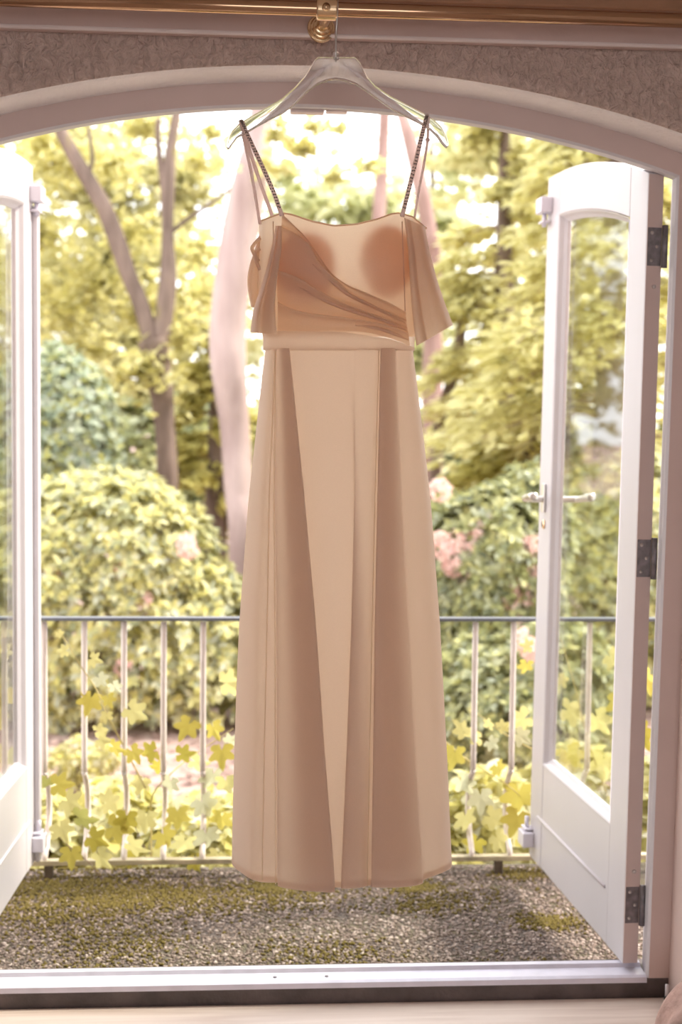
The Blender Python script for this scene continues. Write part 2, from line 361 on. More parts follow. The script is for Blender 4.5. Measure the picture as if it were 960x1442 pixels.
f = MB(); prof = [(0.0595, 2.83), (0.0595, FY), (0.005, FY)]
prof2 = [(0.005, FY), (0.000, FY+0.006), (0.000, FY+0.018), (0.009, FY+0.019), (0.009, FY+0.027), (0.003, FY+0.028), (0.003, FY+0.042), (0.014, FY+0.044), (0.014, 2.83)]
f.grid([[(x, yy, z) for x, z in outline(wd, 0.043)] for wd, yy in prof])
frame = f.build('trim_1', 'frame')
f = MB(); f.grid([[(x, yy, z) for x, z in outline(wd, 0.043)] for wd, yy in prof2]); f.build('rebate', 'white', frame)
tag(frame, 'arched painted timber door frame lining the opening', 'door frame', kind='structure')
st = MB(); st.box(0.062, 0.135, FY+0.03, FY+0.055, APEX-0.005, APEX+0.004); st.build('strike_plate', 'edgepaint', frame, bevel=0.003)
st = MB(); st.box(0.139, 0.185, FY+0.03, FY+0.055, APEX-0.002, APEX+0.004); st.build('strike_plate', 'edgepaint', frame, bevel=0.003)

b = MB(); b.box(RX0, RX1, 2.60, WY, 2.045, 2.11)
tb_ = b.build('trim_2', 'band', bevel=0.004)
tag(tb_, 'flat dusky pink painted board running along the wall behind the curtain rod', 'trim board', kind='structure')
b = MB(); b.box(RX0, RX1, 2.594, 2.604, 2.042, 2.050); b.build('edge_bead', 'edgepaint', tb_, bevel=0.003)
b = MB(); b.box(RX0, RX1, 2.575, WY, 2.11, RZ1)
tag(b.build('trim_3', 'brownwood', bevel=0.004), 'brown wooden board at the very top above the curtain rod', 'trim board', kind='structure')

# threshold
t0 = MB(); t0.box(XL-0.07, XR+0.075, FY, 2.86, -0.05, 0.043)
base = t0.build('trim_4', 'blackbase', bevel=0.004); tag(base, 'dark base of the threshold under the doorway', 'threshold', kind='structure')
strip = MB(); prof = [(FY-0.003, 0.034), (FY-0.003, 0.046), (FY+0.004, 0.050), (FY+0.045, 0.050), (FY+0.050, 0.058), (FY+0.066, 0.058), (FY+0.070, 0.043)]
vs = [(XL, y, z) for y, z in prof] + [(XR, y, z) for y, z in prof]; n = len(prof)
strip.add(vs, [(k, k+1, n+k+1, n+k) for k in range(n-1)] + [tuple(range(n)), tuple(range(2*n-1, n-1, -1))])
strip.build('metal_strip', 'alu', base)
for px in (387, 460):
    p = at(px, 1381, FY+0.02); s_ = MB(); s_.lathe([(0.0045, 0), (0.0045, 0.0015), (0.003, 0.002)], (p[0], FY+0.022, 0.050), (0, 0, 1), 12); s_.build('screw', 'hinge', base, smooth=True)

# floor with planks
fl = MB(); fl.box(RX0, RX1, RY0, FY, -0.06, -0.014)
fl.box(RX0, RX1, RY0, 1.85, -0.014, 0.0)
floor = fl.build('floor', 'plank'); tag(floor, 'pale whitewashed plank floor of the room', 'floor', kind='structure')
pw = 0.18; y = FY-0.002
row = 0
while y > 1.86:
    y0 = max(1.852, y-pw); cuts = [RX0, -1.3+0.37*row % 0.9, 0.02+[0.9, -0.30, 0.45, 0.1, 0.7, -0.1][row % 6], 1.75-0.2*row, RX1]
    cuts = sorted(cuts)
    for x0, x1 in zip(cuts[:-1], cuts[1:]):
        if x1-x0 < 0.1: continue
        q = MB(); q.box(x0+0.001, x1-0.001, y0+0.001, y-0.001, -0.014, 0.0); q.build('plank', 'plank', floor, bevel=0.0015)
    y = y0; row += 1
def wallbox(name, label, *a):
    q = MB(); q.box(*a); return tag(q.build(name, 'plaster'), label, 'wall' if 'wall' in name else 'ceiling', kind='structure')
wallbox('wall_left', 'plain plaster side wall of the room, out of frame at left', RX0-0.15, RX0, RY0, WY, 0, RZ1)
wallbox('wall_right', 'plain plaster side wall of the room, out of frame at right', RX1, RX1+0.15, RY0, WY, 0, RZ1)
wallbox('ceiling', 'plain plaster ceiling of the room above the rod', RX0-0.15, RX1+0.15, RY0-0.15, WY, RZ1, RZ1+0.2)
# unseen wall behind the viewer; window opening added and sized to let skylight in
rw = MB(); WX0, WX1, WZ0, WZ1 = -1.15, 1.55, 0.75, 2.15
rw.box(RX0-0.15, WX0, RY0-0.15, RY0, 0, RZ1); rw.box(WX1, RX1+0.15, RY0-0.15, RY0, 0, RZ1); rw.box(WX0, WX1, RY0-0.15, RY0, 0, WZ0); rw.box(WX0, WX1, RY0-0.15, RY0, WZ1, RZ1)
tag(rw.build('wall_front', 'plaster'), 'unseen plaster wall behind the viewer, with a broad opening added for sky light', 'wall', kind='structure')
bb = MB(); bb.box(0.9375, RX1, WY-0.012, WY, 0.0, 0.035)
tag(bb.build('baseboard_right', 'blackbase'), 'low dark skirting along the wall beside the doorway', 'baseboard', kind='structure')

# ------------------------------------------------------------------ curtain rod
RODY, RODZ = 2.50, 2.0655
ro = empty('curtain_rod', (0.11, RODY, RODZ)); tag(ro, 'polished bronze curtain rod across the top on a brass bracket', 'curtain rod')
def local(parent):
    return np.array(parent.location)
def loc_tube(name, pts, rad, mat, parent, n=12, **kw):
    L = local(parent); q = MB(); q.tube([np.array(p)-L for p in pts], rad, n); return q.build(name, mat, parent, smooth=True, **kw)
loc_tube('pole', [(RX0+0.01, RODY, RODZ), (RX1-0.01, RODY, RODZ)], 0.0138, 'rod', ro, 32)
bx = 0.118
br = MB(); br.lathe([(0.0, 0.0), (0.028, 0.0), (0.028, 0.004), (0.0265, 0.006), (0.023, 0.0065), (0.0225, 0.011), (0.0205, 0.013), (0.0175, 0.0135), (0.017, 0.019), (0.015, 0.021), (0.012, 0.022), (0.0115, 0.05), (0.0105, 0.085), (0.0, 0.086)], (bx-0.11, 2.60-RODY, RODZ-0.006-RODZ), (0.10, -1, 0.02), 32)
bro = br.build('bracket', 'brass', ro, bevel=0.0008)
br = MB(); br.lathe([(0.0145, -0.02), (0.0195, -0.02), (0.021, -0.017), (0.021, 0.017), (0.0195, 0.02), (0.0145, 0.02)], (bx+0.006-0.11, 0, 0), (1, 0, 0), 32); br.build('cup', 'brass', bro, smooth=False, bevel=0.001)
br = MB(); br.lathe([(0.0, 0.0), (0.006, 0.001), (0.008, 0.005), (0.007, 0.010), (0.0, 0.013)], (bx+0.004-0.11, -0.0205, -0.004), (0, -1, 0), 16); br.build('set_screw', 'brass', bro, smooth=True)

# ------------------------------------------------------------------ clothes hanger
HY = RODY
def hp(px, py): return at(px, py, HY)
hx = hp(473, 60)
hg = empty('clothes_hanger', (hx[0], HY, 1.77)); tag(hg, 'clear acrylic clothes hanger with a metal hook over the curtain rod', 'hanger')
HL = local(hg)
hook = [hp(472.5, 88), hp(472.5, 75), hp(473, 50), hp(474, 34)]
zt = RODZ
for k in range(0, 11):
    a = math.radians(-10 + 20*k); hook.append((hx[0]+0.001, HY - 0.0175*math.cos(a), zt + 0.0175*math.sin(a)))
L = HL; q = MB(); q.tube([np.array(p)-L for p in hook], 0.0019, 8); q.build('hook', 'steel', hg, smooth=True)
half = [(473, 81), (448, 81), (443, 85), (430, 107), (414, 124), (397, 139), (375, 152), (352, 165), (337, 174), (327, 184), (321, 196), (318.5, 208), (322, 211), (327, 203), (334, 194), (345, 189), (362, 179), (382, 168), (400, 159), (415, 147), (432, 130), (447, 119), (460, 114), (473, 112)]
rhalf = [(473, 112), (486, 114), (500, 119), (515, 128), (535, 143), (552, 155), (572, 165), (590, 174), (606, 184), (615, 193), (622, 203), (628, 209), (631.5, 206), (629, 194), (622, 180), (612, 170), (598, 161), (575, 149), (548, 135), (528, 121), (517, 109), (506, 88), (500, 81), (473, 81)]
poly = [hp(*p) for p in half[:-1]] + [hp(*p) for p in rhalf[:-1]]
q = MB(); q.prism([(p[0]-L[0], p[2]-L[2]) for p in poly], -0.006, 0.006)
q.build('hanger_body', 'acrylic', hg, bevel=0.0045, seg=3, smooth=True)
q = MB(); a = hp(473, 75)-L; c = hp(473, 88)-L
q.lathe([(0.004, 0), (0.0055, 0.002), (0.0055, 0.013), (0.0035, 0.016)], (a[0], 0, c[2]+0.004), (0, 0, 1), 16); q.build('collar', 'acrylic', hg, smooth=True)

# ------------------------------------------------------------------ dress
DY = 2.50
dc = at(478, 1240, DY)
dr = empty('wedding_dress', (dc[0], DY, dc[2])); tag(dr, 'long blush satin wedding dress with draped bodice and pleated skirt hanging in the doorway', 'dress')
DL = local(dr)
KY = [490, 560, 640, 700, 790, 880, 970, 1060, 1150, 1240]
def col(*xs5):  # x at 490, 700, 880, 1060, 1240
    return [float(v) for v in np.interp(KY, [490, 700, 880, 1060, 1240], xs5)]
LSIL = [372, 363, 354, 347, 340, 333, 329, 326, 323.5, 322]
RSIL = [583, 592, 602, 609, 616, 623, 628, 633, 637, 641]
def cub(xs, y): return float(np.interp(y, KY, xs))
# (xs, depth at waist, depth at hem, hem row)
cols = [
 (LSIL, 0.0, 0.0, 1217),
 (col(378, 360, 349, 343, 338), 0.0, -0.004, 1228),
 (col(384, 371, 364, 359, 353), 0.006, 0.026, 1239),
 (col(386.5, 378, 374, 371, 367), 0.0, 0.004, 1243),
 (col(388, 386, 388, 389, 389), -0.004, -0.012, 1243),
 (col(389.5, 391, 396, 397, 398), -0.004, -0.016, 1243),
 (col(388.5, 385.5, 387, 387.5, 388), 0.003, 0.010, 1246),
 (col(390, 389, 392, 393, 394), 0.005, 0.020, 1250),
 (col(397, 404, 413, 420, 426), 0.006, 0.022, 1255),
 (col(404, 421, 436, 447, 460), 0.007, 0.028, 1257),
 (col(408, 430, 446.5, 459, 474), 0.007, 0.034, 1257),
 (col(407, 428, 444, 456, 470), 0.0, 0.020, 1255),
 (col(396, 402, 408, 414, 420), -0.002, -0.004, 1250),
 (col(398, 404, 410, 416, 424), -0.006, -0.018, 1250),
 (col(405, 424, 440, 451, 466), -0.006, -0.022, 1250),
 (col(414, 436, 453, 464, 474), -0.003, -0.022, 1250),
 (col(440, 456, 470, 476, 478), 0.0, -0.022, 1250),
 (col(470, 478, 486, 486, 484), -0.002, -0.022, 1250),
 (col(489, 498, 506, 506, 508), 0.000, -0.020, 1250),
 (col(494, 501, 506, 506, 508), 0.001, -0.008, 1250),
 (col(498, 499, 496, 490, 484), 0.001, 0.006, 1250),
 (col(502, 498, 493, 486, 478), 0.002, 0.016, 1251),
 (col(508, 505, 500, 493, 484), 0.003, 0.022, 1252),
 (col(520, 516, 512, 507, 502), 0.003, 0.022, 1251),
 (col(530, 525, 521.5, 518, 515), 0.003, 0.016, 1249),
 (col(532, 527, 524, 521, 518), -0.004, -0.010, 1246),
 (col(552, 556, 562, 570, 580), -0.008, -0.020, 1244),
 (col(551, 555, 561, 569, 580), -0.004, -0.008, 1244),
 (col(534, 528.5, 524.5, 521, 518), 0.003, 0.012, 1248),
 (col(536, 532, 528, 526, 523), 0.006, 0.020, 1250),
 (col(546, 546, 549, 553, 556), 0.007, 0.030, 1251),
 (col(554, 561, 571, 580, 590), 0.007, 0.028, 1247),
 (col(557, 566, 577, 587, 598), 0.006, 0.020, 1243),
 (col(556, 563, 572, 581, 592), -0.002, -0.004, 1240),
 (col(562, 574, 586, 596, 606), -0.004, -0.010, 1236),
 (col(570, 588, 600, 609, 618), -0.002, 0.0, 1231),
 (col(577, 600, 613, 622, 631), 0.0, 0.004, 1226),
 (RSIL, 0.0, 0.0, 1219)]
NR = 30
def env(y, s):
    D = np.interp(y, [490, 640, 880, 1240], [0.070, 0.10, 0.13, 0.160])
    return D*math.sqrt(max(0.0, 1-s*s))
rows = []
for i in range(NR+1):
    v = i/NR; row = []
    for xs, d0, d1, hem in cols:
        y = 490 + v*(hem-490); yk = min(y, 1240); xx = cub(xs, yk)
        lo, hi = cub(LSIL, yk), cub(RSIL, yk); s = (xx-(lo+hi)/2)/((hi-lo)/2); s = max(-1, min(1, s))
        d = env(y, s) + d0 + (d1-d0)*v
        row.append(at(xx, y, DY-d) - DL)
    # back of the skirt, right to left; hem level with the front
    for k in range(1, 10):
        ph = math.pi*k/10; s = math.cos(ph); y = 490 + v*(1217-490)
        lo, hi = cub(LSIL, y), cub(RSIL, y); z = at(480, y, DY)[2]
        x = (at(lo, y, DY)[0]+at(hi, y, DY)[0])/2 + s*(at(hi, y, DY)[0]-at(lo, y, DY)[0])/2
        d = env(y, s) + 0.012*v*math.sin(k*2.3)
        row.append(np.array([x, DY+d, z]) - DL)
    rows.append(row)
q = MB(); q.grid(rows, closed=True)
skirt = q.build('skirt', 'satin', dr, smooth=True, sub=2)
# thin paler tubes painting the backlit glow along the pleat folds
M['edge'] = fabric('pleat_glow_satin', (0.90, 0.78, 0.70), (1.0, 0.90, 0.74), 0.75, sheen=0.0)
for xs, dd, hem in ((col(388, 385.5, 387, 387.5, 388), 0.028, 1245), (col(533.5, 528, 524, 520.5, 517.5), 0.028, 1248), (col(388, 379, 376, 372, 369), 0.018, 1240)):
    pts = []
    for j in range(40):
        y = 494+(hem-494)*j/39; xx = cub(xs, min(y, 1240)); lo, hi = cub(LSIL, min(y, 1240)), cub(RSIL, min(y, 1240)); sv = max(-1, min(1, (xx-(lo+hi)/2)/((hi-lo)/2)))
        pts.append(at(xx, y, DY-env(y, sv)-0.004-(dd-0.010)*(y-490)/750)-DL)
    q = MB(); q.tube(pts, 0.0009, 6); q.build('pleat_glow', 'edge', dr, smooth=True)
# narrow stitched hem turned up inside the front
hemr = []
for dz in (0.0, 0.012):
    hemr.append([np.array(p)*[0.997, 1, 1] + [0, 0.002, dz] for p in rows[-1]])
q = MB(); q.grid(hemr, closed=True); q.build('hem', 'satin', dr, smooth=True, sub=1)

NECK = [(365, 312), (383, 305), (397, 300), (410, 302), (440, 312), (470, 318), (500, 316), (530, 309), (552, 301), (562, 300), (580, 305), (600, 321)]
def bl(y): return float(np.interp(y, [300, 312, 400, 470, 492], [365, 365, 363, 369, 372]))
def brr(y): return float(np.interp(y, [300, 321, 400, 470, 492], [600, 600, 592, 584, 583]))
def bdepth(x, y):
    lo, hi = bl(y), brr(y); s = max(-1, min(1, (x-(lo+hi)/2)/((hi-lo)/2)))
    D = np.interp(y, [300, 400, 490], [0.058, 0.075, 0.068])
    d = D*math.sqrt(1-s*s)
    for cx, cy in ((430, 368), (538, 366)):
        d += 0.026*math.exp(-(((x-cx)/38)**2+((y-cy)/42)**2))
    return d
def onbod(x, y, off=0.0): return at(x, y, DY-bdepth(x, y)-off) - DL
rows = []
nx, ny = 48, 26
for i in range(ny+1):
    v = i/ny; row = []
    for k in range(nx+1):
        u = k/nx; xt = 365+(600-365)*u; yt = float(np.interp(xt, [p[0] for p in NECK], [p[1] for p in NECK]))
        y = yt + v*(474-yt); x = bl(y)+(brr(y)-bl(y))*u
        row.append(onbod(x, y))
    rows.append(row)
q = MB(); q.grid(rows); bod = q.build('bodice', 'bodice', dr, smooth=True)
q = MB(); q.tube([np.array(p)+[0, -0.0005, 0] for p in rows[0]], 0.0016, 6); q.build('neckline_edge', 'drape', bod, smooth=True)
for sx in (384.5, 566):
    q = MB(); q.tube([onbod(sx+(3 if sx < 400 else 6)*j/10, 312+170*j/10, 0.0006) for j in range(11)], 0.0012, 6); q.build('seam', 'satin', bod, smooth=True)
rows = []
for i in range(13):
    v = i/12; row = []
    for k in range(25):
        u = k/24; s = math.cos(math.pi*u); yt = 318+14*math.sin(math.pi*u); y = yt+v*(492-yt)
        a, c = at(bl(y), y, DY), at(brr(y), y, DY)
        row.append(np.array([(a[0]+c[0])/2+s*(c[0]-a[0])/2, DY+0.07*math.sin(math.pi*u), a[2]]) - DL)
    rows.append(row)
q = MB(); q.grid(rows); q.build('bodice_back', 'satin', dr, smooth=True)
# padded cups inside the bodice
for cx, cy, rx, ry in ((432, 374, 38, 48), (543, 366, 34, 52)):
    rows = []
    for i in range(9):
        r = i/8; row = []
        for k in range(20):
            a = 2*math.pi*k/20; x = cx+rx*r*math.cos(a); y = cy+ry*r*math.sin(a)*(1.0 if math.sin(a) > 0 else 0.95)
            row.append(onbod(x, y, -0.004-0.010*r*r))
        rows.append(row)
    q = MB(); q.grid(rows, closed=True); q.build('bust_cup', 'cup', dr, smooth=True, solid=0.004)

EDGE = [
 [(397, 301), (415, 318), (432, 336), (450, 361), (468, 386), (490, 401), (520, 414), (548, 426), (571, 439)],
 [(396, 319), (418, 330), (436, 345), (446, 363), (462, 382), (482, 402), (502, 419), (535, 434), (572, 450)],
 [(389, 380), (408, 386), (426, 394), (448, 408), (474, 422), (500, 433), (536, 446), (556, 453), (573, 460)],
 [(391, 425), (410, 434), (436, 441), (470, 445), (500, 449), (530, 454), (552, 459), (565, 464), (575, 469)],
 [(391, 463), (415, 464), (440, 465), (470, 465), (500, 466), (525, 469), (548, 475), (562, 480), (577, 486)],
 [(391, 493), (415, 493), (440, 493), (470, 493), (500, 493), (525, 493), (548, 493), (562, 493), (578, 493)]]
EC = [smooth_curve(e, 44) for e in EDGE]
TS = [0.0, 0.0, 0.03, 0.08, 0.16, 0.3, 0.5, 0.7, 0.88, 1.0, 1.06]
OF = [0.000, 0.010, 0.0155, 0.0165, 0.014, 0.009, 0.0065, 0.0065, 0.0045, 0.002, 0.0015]
for i in range(4):
    rows = []
    for t, of in zip(TS, OF):
        row = []
        for k in range(44):
            a, c = EC[i][k], EC[i+1][k]; p = a+(c-a)*t
            g = float(np.hypot(*(c-a))); sc = min(1.0, 0.35+g/40.0)
            wob = 0.0018*math.sin(k*0.45+i*1.7+t*9)*min(1, g/30)*math.sin(math.pi*min(t, 1))
            row.append(onbod(p[0], p[1], of*sc+wob+0.0015))
        rows.append(row)
    q = MB(); q.grid(rows); q.build('drape_fold', 'drape', dr, smooth=True, sub=1)
# soft creases inside the drapes
for pts in ([(440, 372), (462, 392), (490, 414), (530, 434), (570, 455)], [(412, 399), (450, 420), (490, 436), (540, 452), (572, 465)], [(500, 458), (530, 462), (555, 470), (575, 479)]):
    cv = smooth_curve(pts, 24); q = MB()
    q.tube([onbod(p[0], p[1], 0.0095+0.001*math.sin(j)) for j, p in enumerate(cv)], [0.0026*math.sin(math.pi*(j+0.6)/24.6)+0.0004 for j in range(24)], 8, flat=1.2)
    q.build('crease', 'drape', dr, smooth=True)
# waistband
rows = []
for t, of in ((0, 0.002), (0.1, 0.006), (0.4, 0.008), (0.75, 0.007), (0.95, 0.005), (1.0, 0.001)):
    row = []
    for k in range(41):
        u = k/40; x0 = bl(480); x1 = brr(480); x = x0+(x1-x0)*u
        top = float(np.interp(x, [368, 392, 480, 548, 577, 584], [470, 466, 467, 477, 487, 489])); bot = 493.5
        y = top+(bot-top)*t
        row.append(at(x, y, DY-bdepth(min(max(x, bl(y)), brr(y)), y)-of-0.0015+0.0006*math.sin(k*1.3)) - DL)
    rows.append(row)
q = MB(); q.grid(rows); q.build('waistband', 'satin', dr, smooth=True, sub=1)

def sleeve(name, Lb, Rb, cs, back, nrow=14):
    """flattened cloth loop: Lb, Rb left and right outlines in pixels, cs = (fraction across, distance in front of the dress middle)"""
    Lc, Rc = smooth_curve(Lb, nrow), smooth_curve(Rb, nrow); rows = []
    for i in range(nrow):
        v = i/(nrow-1); row = []
        for fr, d0, d1 in cs+back:
            p = Lc[i]+(Rc[i]-Lc[i])*fr; d = d0+(d1-d0)*v
            row.append(at(p[0], p[1], DY-d) - DL)
        rows.append(row)
    q = MB(); q.grid(rows, closed=True); return q.build(name, 'drape', dr, smooth=True, sub=2)
sleeve('sleeve', [(567, 306), (572, 350), (575, 400), (578, 445), (583, 489)], [(599, 319), (607, 355), (616, 390), (628, 425), (640, 456)],
       [(0, 0.055, 0.075), (0.12, 0.065, 0.088), (0.26, 0.062, 0.083), (0.30, 0.050, 0.066), (0.38, 0.050, 0.068), (0.62, 0.050, 0.078), (0.82, 0.040, 0.066), (0.90, 0.030, 0.046), (1.0, 0.012, 0.016)],
       [(0.85, -0.005, -0.03), (0.5, -0.01, -0.05), (0.2, 0.005, -0.03)])
sleeve('sleeve', [(388, 318), (381, 352), (369, 395), (355, 436), (350, 468)], [(397, 318), (397, 352), (391, 395), (388, 436), (392, 471)],
       [(0, 0.045, 0.035), (0.18, 0.058, 0.065), (0.34, 0.062, 0.078), (0.40, 0.056, 0.068), (0.62, 0.068, 0.085), (0.85, 0.072, 0.094), (1.0, 0.070, 0.092)],
       [(0.9, 0.060, 0.070), (0.5, 0.045, 0.035), (0.15, 0.036, 0.012)])
sleeve('sleeve_back', [(364, 332), (357, 352), (348, 378), (346, 402), (352, 432)], [(368, 332), (370, 352), (370, 378), (368, 402), (366, 436)],
       [(0, 0.0, -0.01), (0.3, 0.012, 0.006), (0.6, 0.008, 0.0), (1.0, 0.004, 0.0)], [(0.7, -0.02, -0.03), (0.25, -0.02, -0.03)])
# soft gathered loops on the side seam
for pts in ([(366, 335), (357, 345), (355, 352), (364, 368)], [(366, 350), (360, 356), (361, 368), (366, 380)]):
    cv = smooth_curve(pts, 12); q = MB(); q.tube([at(p[0], p[1], DY-0.012)-DL for p in cv], 0.0035, 8); q.build('gather', 'drape', dr, smooth=True)

def strap(name, pts, mat='strap', wd=0.0035, n=30):
    cv = smooth_curve(pts, n); q = MB(); q.tube([p-DL for p in cv], wd, 8, flat=0.35, upv=(0, -1, 0)); return q.build(name, mat, dr, smooth=True), cv
def P(px, py, d): return at(px, py, DY-d)
def beads(parent, cv, j0, j1, seed):
    r = np.random.default_rng(seed); q = MB()
    for j in np.linspace(j0, j1, 34):
        i = min(int(j), len(cv)-2); p = cv[i]+(cv[i+1]-cv[i])*(j-i)
        for s in (-1, 1):
            c = p-DL+[s*0.0017+r.normal(0, 0.0004), -0.0028, r.normal(0, 0.0006)]
            q.lathe([(0.0, -0.0017), (0.0016, -0.0009), (0.0016, 0.0009), (0.0, 0.0017)], c, (0, -1, 0), 6)
    o = q.build('beading', 'bead', parent, smooth=True); o['kind'] = 'stuff'; o['label'] = 'tiny silver beads sewn on the strap'
s1, cv = strap('beaded_strap', [P(397, 304, 0.062), P(384, 268, 0.052), P(368, 232, 0.038), P(352, 198, 0.020), P(341, 173, 0.010), P(338.5, 169.5, 0.0)], wd=0.0042)
beads(s1, cv, 2, 25, 1)
strap('strap', [P(338.5, 169.5, 0.0), P(340, 176, -0.012), P(350, 208, -0.02), P(366, 256, -0.03), P(383, 304, -0.038), P(384, 318, -0.05)], wd=0.0036)
strap('strap', [P(341, 186, -0.014), P(347, 212, -0.004), P(355, 250, 0.004), P(361, 285, 0.010), P(366, 316, 0.012)], wd=0.003)
s2, cv = strap('beaded_strap', [P(566, 305, 0.062), P(575, 268, 0.052), P(585, 228, 0.036), P(594, 190, 0.020), P(600, 167, 0.011), P(601.5, 161.5, 0.0)], wd=0.0042)
beads(s2, cv, 2, 25, 2)
strap('strap', [P(601.5, 161.5, 0.0), P(602, 168, -0.012), P(602, 196, -0.016), P(596, 235, -0.02), P(589, 272, -0.026), P(583, 310, -0.032)], wd=0.003)
q = MB(); c = P(602, 197, -0.006)-DL; q.lathe([(0, -0.004), (0.003, -0.003), (0.0045, 0), (0.003, 0.003), (0, 0.004)], c, (0, -1, 0), 12); q.build('strap_loop', 'strap', dr, smooth=True)

# ------------------------------------------------------------------ door leaves
def leaf_door(name, label, hinge, ang, s, full=True):
    """local x runs hinge -> free edge, the room face is y = 0, s points out of that face"""
    W, T = 0.76, 0.036
    d = empty(name, hinge, ang); tag(d, label, 'door', kind='structure')
    R2 = 2.15; za = 1.968
    ztop = lambda u, off=0.0: za-off-(0.765-u)**2/(2*R2)
    zb = 0.062
    a0, a1, g0 = 0.110, 0.650, 0.352
    NA = 14
    def slab(u0, u1, lo, hi, name, y0=0.0, y1=-T, mat='white', bev=0.003):
        n = NA if callable(hi) or callable(lo) else 1
        us = [u0+(u1-u0)*k/n for k in range(n+1)]
        up = [(u, hi(u) if callable(hi) else hi) for u in us]; dn = [(u, lo(u) if callable(lo) else lo) for u in us]
        q = MB(); q.prism(dn+up[::-1], s*y0, s*y1)
        return q.build(name, mat, d, bevel=bev)
    slab(0, a0, zb, lambda u: ztop(u), 'hinge_stile')
    slab(a1, W, zb, lambda u: ztop(u), 'lock_stile')
    topin = lambda u: ztop(u, 0.115)
    slab(a0, a1, topin, lambda u: ztop(u), 'top_rail')
    slab(a0, a1, zb, g0, 'bottom_panel', y0=-0.001)
    q = MB(); q.box(-0.001, 0.001, min(s*-0.001, s*(0.001-T)), max(s*-0.001, s*(0.001-T)), zb+0.002, ztop(0)-0.003); q.build('edge_face', 'frame', d)
    # weather moulding / groove on the lower panel
    q = MB(); q.tube([(a0+0.02, s*0.000, 0.195), (a1+0.035, s*0.000, 0.195)], 0.0045, 6); q.build('panel_moulding', 'putty', d, smooth=True)
    # glazing beads, sloping towards the pane
    def bead(pa, pb, inward):
        q = MB(); n = len(pa)
        vs = [(p[0], 0.0, p[1]) for p in pa]
        rows = [[(p[0], s*0.0015, p[1]) for p in pa], [(p[0]+i[0]*0.004, s*-0.001, p[1]+i[1]*0.004) for p, i in zip(pa, inward)], [(p[0]+i[0]*0.010, s*-0.012, p[1]+i[1]*0.010) for p, i in zip(pa, inward)], [(p[0]+i[0]*0.018, s*-0.020, p[1]+i[1]*0.018) for p, i in zip(pa, inward)], [(p[0]+i[0]*0.018, s*-0.028, p[1]+i[1]*0.018) for p, i in zip(pa, inward)]]
        q.grid(rows); return q.build('glazing_bead', 'white', d)
    bead([(a0, g0), (a0, topin(a0))], None, [(1, 1), (1, -1)])
    bead([(a1, g0), (a1, topin(a1))], None, [(-1, 1), (-1, -1)])
    bead([(a0, g0), (a1, g0)], None, [(1, 1), (-1, 1)])
    us = [a0+(a1-a0)*k/NA for k in range(NA+1)]
    bead([(u, topin(u)) for u in us], None, [(1 if k == 0 else -1 if k == NA else 0, -1) for k in range(NA+1)])
    p = [(a0+0.012, g0+0.012), (a1-0.012, g0+0.012)] + [(u, topin(u)-0.012) for u in us[::-1] if a0+0.012 < u < a1-0.012]
    q = MB(); q.prism(p, s*-0.024, s*-0.029); q.build('glass_pane', 'glass', d)
    # surface bolt guides at the free edge
    def guide(z, up, u1=W+0.004):
        q = MB(); q.box(u1-0.052, u1+0.004, min(0, s*0.032), max(0, s*0.032), z, z+0.042); g = q.build('bolt_keep', 'lilac', d, bevel=0.003)
        z2 = z-0.03*up if up > 0 else z+0.042
        q = MB(); q.box(u1-0.04, u1+0.002, min(0, s*0.024), max(0, s*0.024), z2+0.004, z2+0.010); q.build('bracket', 'lilac', g, bevel=0.002)
        q = MB(); q.tube([(u1-0.020, s*0.013, z2-0.006), (u1-0.020, s*0.013, z2+0.04)], 0.0065, 10); q.build('bolt', 'alu', g, smooth=True)
    guide(1.868, 1); guide(0.098, -1)
    # hinges on the edge that faces the room
    for z in (1.672, 0.985, 0.198):
        q = MB(); q.box(-0.0015, 0.001, min(s*-0.002, s*-0.034), max(s*-0.002, s*-0.034), z-0.042, z+0.042); hn = q.build('hinge', 'hinge', d, bevel=0.001)
        q = MB(); q.tube([(-0.006, s*(-T-0.004), z-0.046), (-0.006, s*(-T-0.004), z+0.046)], 0.0065, 12); q.build('knuckle', 'hinge', hn, smooth=True)
        for dz in (-0.03, 0.0, 0.03):
            q = MB(); q.lathe([(0.0042, 0), (0.0038, 0.0012), (0.0, 0.0018)], (-0.0015, s*(-0.012 if dz else -0.024), z+dz), (-1, 0, 0), 10); q.build('screw', 'screw', hn, smooth=True)
    for z in (1.585, 0.275):
        q = MB(); q.lathe([(0.0048, 0), (0.0045, 0.002), (0.002, 0.0035), (0.0, 0.0036)], (-0.001, s*-0.020, z), (-1, 0, 0), 12); q.build('stud', 'screw', d, smooth=True)
